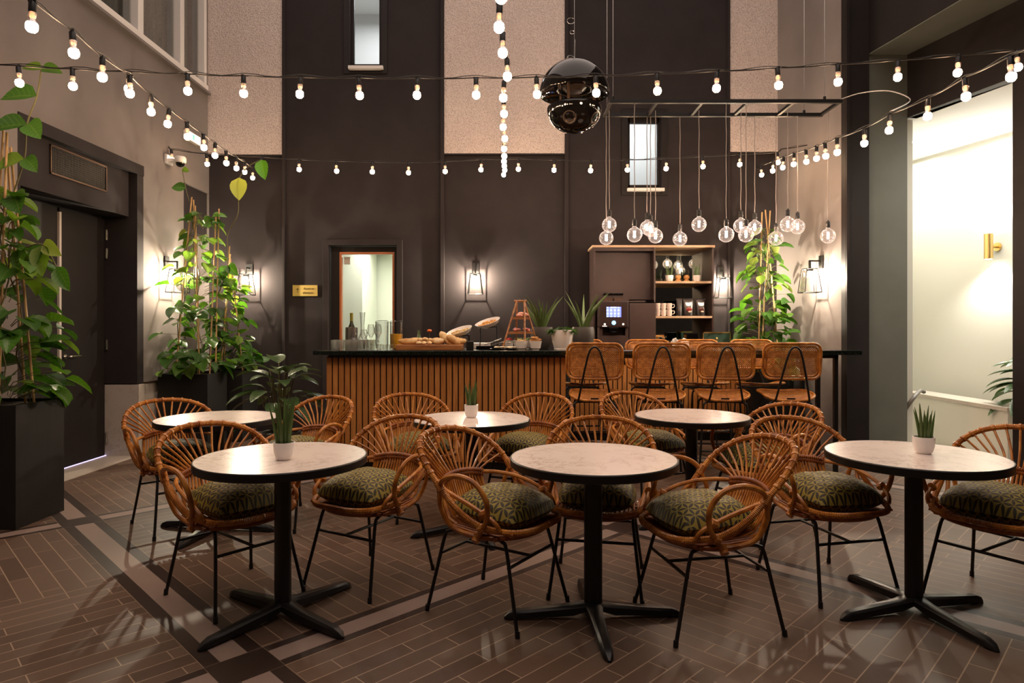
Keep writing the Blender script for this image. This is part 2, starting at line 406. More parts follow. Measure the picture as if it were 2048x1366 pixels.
def thing(name, label, cat, loc=(0, 0, 0), rz=0, group=None):
    o = bpy.data.objects.new(name, None); col.objects.link(o); o.empty_display_size = .1
    o.location = loc; o.rotation_euler.z = rz; return tag(o, label, cat, group)
def kids(o): return [c for c in bpy.data.objects if c.parent == o]
def dup(root, loc, rz, label, group=None):
    def cp(o, par):
        c = o.copy(); col.objects.link(c); c.parent = par
        for ch in children.get(o.name, []): cp(ch, c)
        return c
    children = {}
    for o in bpy.data.objects:
        if o.parent: children.setdefault(o.parent.name, []).append(o)
    r = cp(root, None); r.location = loc; r.rotation_euler.z = rz; r['label'] = label
    if group: r['group'] = group
    return r
def W(px, py, d): return ((px-1024)*d/F, d, HC+(656-py)*d/F)
def cat_(pts, n=8, closed=False):
    P = [Vector(p) for p in pts]; m = len(P); out = []
    segs = m if closed else m-1
    for i in range(segs):
        g = lambda k: P[k % m] if closed else P[min(max(k, 0), m-1)]
        a, b, c, d = g(i-1), g(i), g(i+1), g(i+2)
        for j in range(n):
            t = j/n; out.append(.5*((2*b)+(-a+c)*t+(2*a-5*b+4*c-d)*t*t+(-a+3*b-3*c+d)*t**3))
    if not closed: out.append(P[-1])
    return out
def resample(pts, step, closed=False):
    P = [Vector(p) for p in pts]
    if closed: P = P+[P[0]]
    L = [0]
    for a, b in zip(P, P[1:]): L.append(L[-1]+(b-a).length)
    n = max(2, int(L[-1]/step)); out = []; k = 0
    for i in range(n if closed else n+1):
        t = L[-1]*i/n
        while k < len(L)-2 and L[k+1] < t: k += 1
        f = (t-L[k])/max(1e-9, L[k+1]-L[k]); out.append(P[k].lerp(P[k+1], f))
    return out
def wrap(mb, pts, r, pitch=.006, amp=.0016, closed=False, n=8):
    P = resample(pts, pitch/2, closed)
    if closed and len(P) % 2: P = P[:-1]
    mb.tube(P, [r+(amp if i % 2 else 0) for i in range(len(P))], n, closed)
rnd = random.Random(7)

# ------------------------------------------------------------------ setting
def struct(mb, name, m, parent=None, **k): return mb.build(name, m, parent, kind=None if parent else 'structure', **k)
def wall_mesh(mb, O, U, Wd, u0, u1, z0, z1, th, holes):
    """wall from O along U (unit), front face at O, body going th towards Wd, with rectangular holes (ua,ub,za,zb)"""
    us = sorted({u0, u1, *[h[0] for h in holes], *[h[1] for h in holes]}); zs = sorted({z0, z1, *[h[2] for h in holes], *[h[3] for h in holes]})
    us = [u for u in us if u0 <= u <= u1]; zs = [z for z in zs if z0 <= z <= z1]
    O = Vector((*O, 0)); U = Vector((*U, 0)).normalized(); Wd = Vector((*Wd, 0)).normalized()
    def solid(i, j):
        if i < 0 or j < 0 or i >= len(us)-1 or j >= len(zs)-1: return False
        uc, zc = (us[i]+us[i+1])/2, (zs[j]+zs[j+1])/2
        return not any(h[0] < uc < h[1] and h[2] < zc < h[3] for h in holes)
    def p(u, w, z): q = O+U*u+Wd*w; return (q.x, q.y, z)
    def quad(*a): b = len(mb.v); mb.v.extend(a); mb.face([b, b+1, b+2, b+3])
    for i in range(len(us)-1):
        for j in range(len(zs)-1):
            if not solid(i, j): continue
            a, b, c, d = us[i], us[i+1], zs[j], zs[j+1]
            quad(p(a, 0, c), p(b, 0, c), p(b, 0, d), p(a, 0, d)); quad(p(a, th, c), p(a, th, d), p(b, th, d), p(b, th, c))
            if not solid(i-1, j): quad(p(a, 0, c), p(a, 0, d), p(a, th, d), p(a, th, c))
            if not solid(i+1, j): quad(p(b, 0, c), p(b, th, c), p(b, th, d), p(b, 0, d))
            if not solid(i, j-1): quad(p(a, 0, c), p(a, th, c), p(b, th, c), p(b, 0, c))
            if not solid(i, j+1): quad(p(a, 0, d), p(b, 0, d), p(b, th, d), p(a, th, d))
    return mb
DB = 8.67; XL = -4.04; XR = 3.53; ZT = 8.0; XN = -4.42
struct(MB().box(XL-.6, 6.4, -3.2, DB+.2, -.12, 0), 'floor', M['floor'], smooth=False)
# back wall: dark paint with a door and two slit windows
DH = (-2.44, -1.53, 0, 2.48); W1 = (-2.16, -1.74, 4.86, 6.4); W2 = (1.54, 1.985, 3.245, 4.21)
struct(wall_mesh(MB(), (0, DB), (1, 0), (0, 1), XL-.4, XR+.3, 0, ZT, .2, [DH, W1, W2]), 'wall_back', M['dark'], smooth=False)
for nm, a, b, z in (('wall_back_left', XL, -3.05, 3.685), ('wall_back_center', -.905, .70, 3.70), ('wall_back_right', 2.90, XR, 3.72)):
    struct(MB().box(a, b, DB-.035, DB, z, ZT), nm, M['stucco'], smooth=False)
k = 1
for x, w in ((-3.035, .035), (-.925, .05), (.725, .05), (2.88, .03)):
    struct(MB().box(x-w/2, x+w/2, DB-.05, DB, 0, ZT), 'trim_%d' % k, M['dark'], smooth=False, bevel=.004); k += 1
for a, b, z in ((XL, -3.05, 3.68), (-.905, .70, 3.695), (2.90, XR, 3.715)):
    struct(MB().box(a, b, DB-.042, DB, z-.02, z), 'trim_%d' % k, M['darker'], smooth=False); k += 1
# left wall
LW = (5.31, 7.12); L2 = (8.0, DB)
struct(wall_mesh(MB(), (XL, 0), (0, 1), (-1, 0), -3.2, DB, 0, ZT, .38,
       [(LW[0], LW[1], 0, 3.15), (L2[0], DB-.001, 0, 3.17), (3.2, 8.58, 4.52, 6.6)]), 'wall_left', M['plaster'], smooth=False)
nb = MB()  # dark linings, door recess, header with vent
nb.box(XN-.10, XN, 5.2, 7.12, 0, 3.2)
nb.box(XN, XL-.02, 5.31, 5.37, 0, 3.15); nb.box(XN, XL+.004, 7.0, 7.118, .78, 3.15); nb.box(XN, XL+.01, 5.31, 7.12, 3.04, 3.15)
struct(nb, 'wall_left_recess', M['dark'], smooth=False)
hd = MB().box(XN, -4.10, 5.37, 6.95, 2.57, 3.04)
struct(hd, 'wall_left_header', M['dark'], smooth=False)
r2 = MB().box(XN-.1, XN, 7.95, DB, 0, 3.2); r2.box(XN, XL+.004, 8.0, 8.05, .78, 3.17); r2.box(XN, XL-.03, 8.05, DB, 2.6, 3.17)
struct(r2, 'wall_left_niche', M['dark'], smooth=False)
struct(MB().box(XN, XL+.02, 7.0, 7.125, 0, .77).box(XL, XL+.02, 7.12, 8.0, 0, .77).box(XL-.3, XL+.02, 4.6, 5.312, 0, .77), 'wall_left_wainscot', M['wain_marble'], smooth=False)
struct(MB().box(XL+.0, XL+.03, 7.12, 8.0, .77, .79), 'trim_%d' % k, M['bronze'], smooth=False); k += 1
struct(MB().box(XN, XL+.02, 5.31, 7.12, 0, .006), 'floor_threshold', M['floor_marble'], smooth=False)
# vent
v = thing('ventilation_grille', 'dark mesh ventilation grille with copper edge above the black double doors', 'vent', (-4.098, 6.16, 2.88))
g = MB()
for a in ((-.40, .40, .118, .13), (-.40, .40, -.13, -.118)): g.box(0, .012, a[0], a[1], a[2], a[3])
g.box(0, .012, -.40, -.388, -.13, .13).box(0, .012, .388, .40, -.13, .13)
g.build('grille_frame', M['bronze'], v, smooth=False)
g = MB().box(.0, .002, -.388, .388, -.118, .118)
for i in range(38): y = -.385+i*.0208; g.box(.002, .006, y, y+.004, -.118, .118)
for i in range(12): z = -.115+i*.0205; g.box(.002, .006, -.388, .388, z, z+.004)
g.build('grille_mesh', M['black'], v, smooth=False)
# double door (left recess)
def flat_door(n, y0, y1):
    d = MB().box(XN, XN+.045, y0, y1, .012, 2.55)
    o = struct(d, n, M['darker'], smooth=False, bevel=.004); return o
dr = flat_door('door_1', 6.285, 6.985)
h = MB(); yh = 6.36
h.tube(cat_([(XN+.045, yh, 1.10), (XN+.10, yh, 1.10), (XN+.105, yh+.03, 1.10), (XN+.105, yh+.15, 1.10)], 5), .010, 8); h.lathe([(0, 0), (.026, 0), (.026, .008), (0, .008)], 16)
n0 = len(h.v)-16*4; h.v[n0:] = [(XN+.045+z, yh+y, 1.10+x) for x, y, z in h.v[n0:]]
h.build('door_handle', M['chrome'], dr)
for z in (2.38, 2.18, 1.2, .2):
    MB().tube([(XN+.06, 6.99, z-.055), (XN+.06, 6.99, z+.055)], .012, 8).build('hinge', M['chrome'], dr)
dl = flat_door('door_2', 5.39, 6.255)
MB().box(XN+.005, XN+.065, 6.256, 6.284, .02, 2.5).build('door_seal', simple('white_seal', (.62, .56, .52), .5), dl, smooth=False)
MB().box(XN, XN+.05, 5.42, 7.0, .002, .012).build('under_door_glow', emit('light_under_door', (.62, .55, 1.), .5), dl, smooth=False)  # glowing strip standing in for light that leaks under the doors
# upper window, left wall
w = MB()
ww = MB(); zb = 4.52
ww.box(XL-.09, XL+.035, 3.2, 8.58, zb-.03, zb+.055)
for y, hw in ((3.23, .03), (5.2, .045), (6.05, .03), (7.06, .05), (7.95, .045), (8.55, .03)): ww.box(XL-.09, XL+.012, y-hw, y+hw, zb+.05, 6.6)
wf = struct(ww, 'window_1', M['white_metal'], smooth=False, bevel=.006)
MB().box(XL+.0, XL+.06, 3.2, 8.6, zb-.06, zb-.03).build('window_sill', M['plaster'], wf, smooth=False)
MB().box(XL-.075, XL-.070, 3.2, 8.58, zb+.05, 6.6).build('glass_pane', M['pane'], wf, smooth=False)
cu = MB(); rows = []
for z in (zb, 6.7):
    rows.append([(XL-.20+.035*math.sin(y_*17)+.015*math.sin(y_*41), 3.1+y_, z) for y_ in [i*.03 for i in range(188)]])
cu.sheet(rows); cu.build('curtain', noisy('grey_curtain', (.10, .10, .09), (.16, .155, .14), 40, .9, (1, 1, .1)), wf)
struct(MB().box(XL-.6, XL-.38, 3.0, 8.67, 4.3, 6.9), 'wall_left_backing', M['darker'], smooth=False)
# right: plaster return wall, dark column, grey-green wall, recessed wall with the corridor opening
struct(MB().box(XR, XR+.35, 6.96, DB, 0, ZT), 'wall_right', M['plaster'], smooth=False)
struct(MB().box(XR-.002, 3.775, 6.87, 6.965, 0, ZT).box(XR+.0, XR+.03, 6.85, 6.87, 0, ZT), 'wall_right_column', M['darker'], smooth=False)
struct(MB().box(3.775, 4.19, 6.89, 6.97, 0, 4.29), 'wall_right_return', M['green_wall'], smooth=False)
e = Vector((.246, -1)).normalized(); nrm = Vector((1, .246)).normalized()
struct(wall_mesh(MB(), (4.19, 6.89), tuple(e), tuple(nrm), 0, 9.5, 0, 4.3, .12, [(-.01, 1.131, -.01, 3.61)]), 'wall_right_recess', M['darker'], smooth=False)
up = MB().prism([(3.775, 6.89), (3.775+.165*9.5, 6.89-9.5), (9, -2.6), (9, 6.97), (3.775, 6.97)], 4.29, ZT)
struct(up, 'wall_right_upper', M['darker'], smooth=False)
struct(MB().prism([(3.78, 6.885), (3.78+.165*9.5, 6.885-9.5), (4.19+.246*9.3+.1, 6.89-9.3), (4.19, 6.885)], 4.275, 4.288), 'ceiling_soffit', M['green_wall'], smooth=False)
struct(MB().box(-5, 9, -3.4, -3.2, 0, ZT), 'wall_front', M['dark'], smooth=False)
# corridor
o5 = Vector((5.33, 8.76)); a = o5 - e*2.2; b = o5 + e*9
struct(MB().prism([(a.x, a.y), (b.x, b.y), (b.x+.2, b.y), (a.x+.2, a.y)], 0, 3.9), 'corridor_wall_far', M['cream'], smooth=False)
struct(MB().prism([(4.19, 6.975), (4.2, 10.9), (a.x+.3, 10.9), (b.x+.2, b.y), (6.35, -2), (4.19+1.25*.246+.13, 6.89-1.25)], 3.61, 3.75), 'corridor_ceiling', M['white_paint'], smooth=False)
struct(MB().box(4.19, 4.3, 6.975, 10.9, 0, 3.7).box(4.19, 6, 10.8, 10.95, 0, 3.7), 'corridor_wall_back', M['cream'], smooth=False)
struct(MB().prism([(4.25, 6.8), (4.25, 10.9), (5.5, 10.9), (6.4, 4.5), (4.85, 4.4)], -.1, .004), 'corridor_floor', M['floor_marble'], smooth=False)
pw = thing('parapet', 'low cream stair parapet with a pale marble coping seen through the opening', 'wall', (4.95, 6.49, 0))
MB().box(0, .28, 0, 1.75, 0, .545).build('parapet_body', M['cream'], pw, smooth=False)
MB().box(-.02, .30, -.02, 1.75, .545, .585).build('coping', M['floor_marble'], pw, smooth=False, bevel=.004)
hr = MB(); p0 = W(1848, 784, 7.1); p1 = W(1838, 784, 6.95); p2 = W(1826, 797, 6.9); p3 = W(1806, 826, 6.98)
hr.tube(cat_([p0, W(1840, 782, 7.05), p2, p3, W(1790, 850, 7.1)], 6), .021, 10)
hr.build('handrail', simple('grey_handrail', (.17, .16, .14), .45), label='grey tubular stair handrail end poking out beside the grey-green wall', cat='handrail')
cw = thing('wall_light', 'brass cylinder up and down wall light on the cream corridor wall', 'lamp', W(1977, 493, 7.50))
MB().lathe([(.045, -.145), (.045, .145)], 20).build('lamp_body', M['brass'], cw)
MB().tube([(0.03, .01, 0), (.13, .03, 0)], .016, 8).tube([(.115, .029, 0), (.135, .034, 0)], .05, 20).build('wall_mount', M['brass'], cw)
for sgn in (1, -1):
    MB().lathe([(0, .146*sgn), (.036, .146*sgn)], 16).build('lamp_lens', emit('lit_lens', (1, .93, .82), 12), cw)
    lt = bpy.data.lights.new('wall_light_beam', 'SPOT'); lt.energy = 26; lt.spot_size = 2.2; lt.spot_blend = .8; lt.color = (1, .96, .9); lt.shadow_soft_size = .04
    lo = bpy.data.objects.new('wall_light_beam', lt); col.objects.link(lo); lo.parent = cw; lo.location = (.02, .01, .17*sgn); lo.rotation_euler = (0 if sgn < 0 else PI, 0, 0)
for px, py, dd in ((1833, 283, 7.75),):
    x, y, z = W(px, py, dd); d_ = MB().lathe([(0, 0), (.045, 0), (.05, -.006), (.05, .004)], 16)
    d_.build('downlight', emit('lit_downlight', (1, .96, .88), 12), loc=(x, y, 3.606), label='small round recessed downlight in the corridor ceiling', cat='downlight')
# rooms behind the back wall
def room(n, x0, x1, y0, y1, z0, z1, m):
    b = MB(); t = .05
    b.box(x0-t, x0, y0, y1, z0, z1); b.box(x1, x1+t, y0, y1, z0, z1); b.box(x0-t, x1+t, y1, y1+t, z0, z1); b.box(x0-t, x1+t, y0, y1+t, z0-t, z0); b.box(x0-t, x1+t, y0, y1+t, z1, z1+t)
    return struct(b, n, m, smooth=False)
room('back_room', -3.3, -.6, DB+.2, 11, 0, 2.62, M['cream_green'])
struct(MB().box(-3.25, -2.28, 9.9, 10.95, 0, 2.61), 'back_room_wall', M['cream_green'], smooth=False)
room('upper_room_left', -2.9, -1.0, DB+.2, 10.4, 4.5, 6.4, M['white_paint'])
room('upper_room_right', .9, 2.7, DB+.2, 10.2, 2.9, 4.85, M['white_paint'])
# slit windows
def slit(n, x0, x1, z0, z1, full, upt):
    fr = MB(); f = .045
    for d0, ext, th in ((DB-.02, .10, .02),):
        fr.box(x0-ext, x0-.02, DB-.02, DB, z0-.12, z1+ext); fr.box(x1+.02, x1+ext, DB-.02, DB, z0-.12, z1+ext)
        fr.box(x0-.02, x1+.02, DB-.02, DB, z0-.12, z0-.10); fr.box(x0-.02, x1+.02, DB-.02, DB, z1+.02, z1+ext)
    fr.box(x0-.02, x0+.02, DB+.05, DB+.10, z0, z1); fr.box(x1-.02, x1+.02, DB+.05, DB+.10, z0, z1)
    fr.box(x0, x1, DB+.05, DB+.10, z0-.02, z0+.03); fr.box(x0, x1, DB+.05, DB+.10, z1-.06, z1+.02)
    o = struct(fr, n, M['darker'], smooth=False)
    MB().box(x0-.03, x1+.05, DB-.07, DB+.05, z0-.075, z0-.035).build('window_sill', M['white_metal'], o, smooth=False)
    MB().box(x0, x1, DB+.07, DB+.076, z0, z1).build('glass_pane', M['pane'], o, smooth=False)
slit('window_2', -2.14, -1.76, 4.89, 6.4, 0, 0); slit('window_3', 1.56, 1.97, 3.27, 4.187, 0, 0)
# glazed door in the back wall
fr = MB(); fr.box(-2.515, -2.44, DB-.05, DB+.02, 0, 2.555).box(-1.53, -1.455, DB-.05, DB+.02, 0, 2.555).box(-2.44, -1.53, DB-.05, DB+.02, 2.48, 2.555)
fo = struct(fr, 'trim_%d' % k, M['dark'], smooth=False, bevel=.004); k += 1
dm = wall_mesh(MB(), (0, DB+.06), (1, 0), (0, 1), -2.43, -1.54, .01, 2.47, .045, [(-2.29, -1.60, .3, 2.375)])
d3 = struct(dm, 'door_3', M['darker'], smooth=False)
bd = wall_mesh(MB(), (0, DB+.052), (1, 0), (0, 1), -2.315, -1.58, .28, 2.40, .06, [(-2.285, -1.605, .31, 2.37)])
bd.build('glazing_bead', M['orange_wood'], d3, smooth=False)
MB().box(-2.29, -1.6, DB+.08, DB+.086, .3, 2.375).build('glass_pane', M['pane'], d3, smooth=False)
MB().box(-2.27, -2.19, DB+.12, DB+.14, 2.24, 2.34).build('door_closer', M['white_metal'], d3, smooth=False)
# gold wayfinding sign
sg = thing('wayfinding_sign', 'small brass sign plate with an up arrow and black lettering left of the glazed door', 'sign', (-2.757, DB-.006, 1.878))
MB().box(-.165, .165, -.006, .006, -.073, .073).build('sign_plate', simple('satin_brass_plate', (.86, .64, .20), .35, .55), sg, smooth=False)
def text(body, size, loc, rot, m, parent, name='lettering', ext=.0012, align='LEFT'):
    cu_ = bpy.data.curves.new(name, 'FONT'); cu_.body = body; cu_.size = size; cu_.extrude = ext; cu_.align_x = align
    t = bpy.data.objects.new(name, cu_); col.objects.link(t)
    dg = bpy.context.evaluated_depsgraph_get(); me = bpy.data.meshes.new_from_object(t.evaluated_get(dg))
    bpy.data.objects.remove(t); o = bpy.data.objects.new(name, me); me.materials.clear(); me.materials.append(m); col.objects.link(o)
    o.parent = parent; o.location = loc; o.rotation_euler = rot; return o
ink = simple('dark_engraved_ink', (.10, .06, .01), .6)
text('Route to', .038, (-.018, -.008, .014), (PI/2, 0, 0), ink, sg); text('elevators', .038, (-.030, -.008, -.040), (PI/2, 0, 0), ink, sg)
ar = MB().box(-.102, -.096, -.0085, -.006, -.03, .028); b0 = len(ar.v); ar.box(-.003, .003, -.0085, -.006, -.0, .026); ar.xf(Matrix.Translation((-.099, 0, .031)) @ Matrix.Rotation(math.radians(145), 4, 'Y'), b0)
b0 = len(ar.v); ar.box(-.003, .003, -.0085, -.006, -.0, .026); ar.xf(Matrix.Translation((-.099, 0, .031)) @ Matrix.Rotation(math.radians(-145), 4, 'Y'), b0)
ar.build('arrow', ink, sg, smooth=False)

# ------------------------------------------------------------------ rattan armchair (faces -Y)
def mirror(pts): return [(-x, y, z) for x, y, z in pts]
RH = [(0, -.285, .452), (.12, -.272, .450), (.215, -.20, .452), (.268, -.07, .478), (.290, .05, .550), (.300, .135, .640), (.295, .215, .722), (.245, .30, .790), (.145, .365, .832), (0, .388, .845)]
hoop_ctrl = RH + mirror(RH[1:-1])[::-1]
HOOP = cat_(hoop_ctrl, 14, True)
def make_chair():
    t = thing('rattan_armchair', 'x', 'chair', (0, 0, 0), 0)
    h = MB()
    N = len(HOOP); per = N//len(hoop_ctrl)
    wrap(h, HOOP, .0135, .0075, .0022, True)
    # knuckle bindings where the spokes are tied
    for i in range(17):
        u = 5.6+ (i/16)*6.8; k_ = int(u*per) % N; p = HOOP[k_]; q = HOOP[(k_+1) % N]; d = (q-p).normalized()*.006
        h.tube([p-d, p+d], .0185, 8)
    h.build('hoop_frame', M['rattan'], t)
    # spokes: hoop -> lumbar band -> seat -> front rim
    sp = MB()
    for i in range(17):
        f = i/16*2-1; k_ = int((9 - f*3.3)*per) % N; top = HOOP[k_]
        xb = f*.145; yb = .262-.9*xb*xb; band = (xb, yb, .612)
        sp.tube([top, ((top.x*.45+xb*.55), (top.y*.5+yb*.5)+.004, (top.z*.5+.612*.5)), band, (xb*1.04, yb-.035, .52), (xb*1.08, yb-.085, .452), (xb*1.15, yb-.16, .432)], [.0062]*6, 6)
    for s in (-1, 1):   # the heavier upright posts at each end of the band
        sp.tube([(s*.165, .24, .625), (s*.172, .215, .53), (s*.178, .17, .45), (s*.18, .12, .43)], .010, 7)
    sp.build('back_spokes', M['rattan'], t)
    st = MB()
    for i in range(19):
        x = -.215+i*.43/18; yf = -.283+.9*x*x*1.05; yr = .17-1.2*x*x
        st.tube([(x, yr, .435), (x, .0, .424), (x, -.15, .428), (x, yf+.012, .446)], .0062, 5)
    st.tube(cat_([(.24*math.cos(a), -.03+.205*math.sin(a), .412) for a in [i*PI/8 for i in range(16)]], 3, True), .011, 7, True)
    for y in (-.14, .03): st.tube([(-.235, y, .413), (.235, y, .413)], .009, 6)
    st.build('seat', M['rattan_dark'], t)
    lb = MB()
    ctr = [(-.175, .225, .598), (-.1, .255, .612), (0, .266, .617), (.1, .255, .612), (.175, .225, .598)]
    up_ = [(x, y, z+.017) for x, y, z in ctr]
    wrap(lb, cat_(ctr, 8), .0115, .012, .004); wrap(lb, cat_(up_, 8), .0105, .012, .004)
    lb.build('lumbar_band', M['rattan_dark'], t)
    for s in (1, -1):
        ar = MB()
        S = lambda pts: [(s*x, y, z) for x, y, z in pts]
        ar.tube(cat_(S([(.165, .23, .61), (.225, .165, .604), (.262, .06, .588), (.272, -.05, .556), (.262, -.15, .505), (.245, -.175, .462)]), 6), .0105, 8)
        ar.tube(cat_(S([(.298, .13, .638), (.322, .085, .682), (.328, .0, .705), (.318, -.085, .682), (.302, -.135, .61), (.282, -.13, .53), (.268, -.10, .475), (.240, -.04, .405)]), 6), .0125, 8)
        ar.tube(cat_(S([(.285, .10, .60), (.262, .06, .53), (.245, .0, .475), (.225, -.10, .440)]), 6), .0105, 8)
        ar.tube(cat_(S([(.292, .13, .62), (.272, .15, .54), (.245, .12, .45), (.225, .05, .415), (.22, -.05, .415)]), 6), .0115, 8)
        for c_, d_ in (((.298, .132, .638), (.0, .014, .022)), ((.264, -.085, .468), (.0, .012, -.004)), ((.266, -.1, .535), (0, .014, -.006)), ((.24, -.04, .405), (.012, 0, -.012))):
            c_ = Vector((s*c_[0], c_[1], c_[2])); d_ = Vector((s*d_[0], d_[1], d_[2])); wrap(ar, [c_-d_, c_+d_], .019, .007, .0015)
        ar.build('armrest', M['rattan'], t)
    for s in (1, -1):
        for f in (-1, 1):
            yf = -.262 if f < 0 else .262
            yt = -.15 if f < 0 else .165
            L = MB(); L.tube(cat_([(s*.235, yf, .0), (s*.2115, yf*.5+(yt+f*.022)*.5, .185), (s*.190, yt+f*.022, .365), (s*.188, yt-f*.002, .394), (s*.187, yt-f*.04, .402), (s*.187, .01, .402)], 5), .0088, 8)
            L.tube([(s*.235, yf, .0), (s*.233, yf-f*.003, .03)], .0115, 8)
            L.build('leg', M['black'], t)
    yq = {-1: -.192, 1: .200}
    for f in (-1, 1): MB().tube([(-.205, yq[f], .285), (.205, yq[f], .285)], .0078, 8).build('stretcher', M['black'], t)
    MB().tube([(0, yq[-1], .285), (0, yq[1], .285)], .0078, 8).build('stretcher', M['black'], t)
    return t
def make_cushion():
    n = 26; m = MB()
    for side in (1, -1):
        rows, uvs = [], []
        for i in range(n+1):
            r_, u_ = [], []
            for j in range(n+1):
                u, v = i/n*2-1, j/n*2-1
                x = .205*u*(1-.10*v*v); y = .205*v*(1-.10*u*u)
                hgt = max(0, (1-abs(u)**2.8)*(1-abs(v)**2.8))**.55*.088
                wr = .004*math.sin(9*u+3*v)*math.sin(7*v-2*u)*(1-(u*v)**2)
                z = side*(hgt+wr*(hgt/.088)) + (.010 if side > 0 else .0)
                if side < 0: z = z*.85
                if abs(u) == 1 or abs(v) == 1: z = 0
                r_.append((x, y, z)); u_.append((u*.225, v*.225+(.5 if side < 0 else 0)))
            rows.append(r_ if side > 0 else r_[::-1]); uvs.append(u_ if side > 0 else u_[::-1])
        m.sheet(rows, uvs)
    return m
chair0 = make_chair(); ch_used = [False]
cus0 = make_cushion().build('patterned_cushion', M['cushion'], ang=80); tag(cus0, 'x', 'cushion', 'olive cushions on the rattan chairs')
CH = [  # x, y, facing degrees, where
 (-2.33, 4.56, -46, 'left of the far left table, beside the marble wainscot'),
 (-1.44, 3.38, -39, 'tucked behind the front left table, its arm loop left of the marble top'),
 (-.785, 3.60, -120, 'right of the front left table, turned to the lower left'),
 (-1.55, 4.70, -117, 'right of the far left table, beside the striped floor plant'),
 (-.70, 4.90, -66, 'left of the far middle table, against the slatted counter'),
 (.10, 4.88, -115, 'right of the far middle table, at the right end of the slats'),
 (-.067, 3.23, -33, 'left of the front middle table, seen nearly from its side'),
 (.465, 3.517, -101, 'pushed in straight behind the front middle table'),
 (.92, 3.09, -169, 'right of the front middle table, turned to the left'),
 (1.69, 3.51, -77, 'left of the front right table, turned toward it'),
 (2.455, 3.28, -149, 'right of the front right table, cut by the right picture edge'),
 (1.67, 4.38, -152, 'right of the far right table, below the bar stools'),
 (1.06, 5.02, -68, 'left of the far right table, below the bar stools'),
]
for i, (x, y, th, wh) in enumerate(CH):
    rz = math.radians(th+90); lb_ = 'rattan armchair with black legs '+wh
    words = lb_.split(); lb_ = ' '.join(words[:16]).rstrip(',')
    if i == 0: chair0.location = (x, y, 0); chair0.rotation_euler.z = rz; chair0['label'] = lb_; chair0['group'] = 'rattan armchairs around the round tables'
    else: dup(chair0, (x, y, 0), rz, lb_, 'rattan armchairs around the round tables')
for i, (x, y, th, wh) in enumerate(CH):
    rz = math.radians(th+90); c = cus0 if i == 0 else cus0.copy()
    if i: col.objects.link(c)
    c.location = (x, y, 0) ; off = Matrix.Rotation(rz, 3, 'Z') @ Vector((0, -.035, 0))
    c.location = (x+off.x, y+off.y, .498); c.rotation_euler = (math.radians(2.5), 0, rz+math.radians(((i*37) % 11)-5))
    s_ = 'olive leaf-patterned cushion on the chair '+wh; c['label'] = ' '.join(s_.split()[:16]).rstrip(',')

# ------------------------------------------------------------------ round tables
TZ = .765
def make_table():
    t = thing('round_table', 'x', 'table')
    MB().lathe([(0, TZ-.006), (.385, TZ-.006), (.389, TZ-.003), (.389, TZ), (0, TZ)], 72).build('tabletop', M['table_marble'], t, ang=25)
    MB().lathe([(0, TZ-.04), (.388, TZ-.04), (.395, TZ-.036), (.396, TZ-.004), (.393, TZ+.0004), (.3885, TZ+.0004), (.3885, TZ-.006), (0, TZ-.006)], 72).build('table_edge', M['black'], t, ang=25)
    MB().prism([(.038*math.cos(a)+(.006 if math.cos(a) > 0 else -.006), .034*math.sin(a)) for a in [i*PI/10+.001 for i in range(20)]], .05, TZ-.045).build('pedestal', M['black'], t)
    MB().lathe([(0, TZ-.055), (.10, TZ-.055), (.12, TZ-.04), (0, TZ-.04)], 24).build('mounting_plate', M['black'], t)
    for k_ in range(4):
        a = k_*PI/2; L = MB()
        prof = [(0.0, .045, .050, .078), (.05, .040, .040, .074), (.10, .033, .022, .066), (.30, .026, .012, .048), (.375, .024, .010, .042), (.405, .020, .006, .030), (.425, .006, .002, .010)]
        rows = []
        for x_, w_, zb_, zt_ in prof:
            rows.append([(x_, -w_, zb_), (x_, -w_*.96, zt_-.010), (x_, -w_*.60, zt_), (x_, w_*.60, zt_), (x_, w_*.96, zt_-.010), (x_, w_, zb_), (x_, -w_, zb_)])
        L.sheet([r[::-1] for r in rows]); L.lathe([(0, 0), (.016, 0), (.016, .02), (0, .02)], 12, (.375, 0, 0))
        L.xf(Matrix.Rotation(a, 4, 'Z')); L.build('table_foot', M['black'], t)
    return t
tb0 = make_table()
TB = [(-1.10, 3.12, -34, 'round white marble table with black edge, front left, snake plant at its back'),
      (.387, 3.10, 2, 'round marble table with empty top, front row middle'),
      (1.96, 3.17, 14.6, 'round marble table front right, small snake plant near its far edge'),
      (-2.02, 4.46, -8, 'empty round marble table, far row left, near the double doors'),
      (-.273, 4.42, 22, 'round marble table far row middle, white potted snake plant on it'),
      (1.265, 4.58, 20, 'empty round marble table, far row right, in front of the bar stools')]
for i, (x, y, a, lb_) in enumerate(TB):
    if i == 0: tb0.location = (x, y, 0); tb0.rotation_euler.z = math.radians(a); tb0['label'] = lb_; tb0['group'] = 'round marble cafe tables'
    else: dup(tb0, (x, y, 0), math.radians(a), lb_, 'round marble cafe tables')

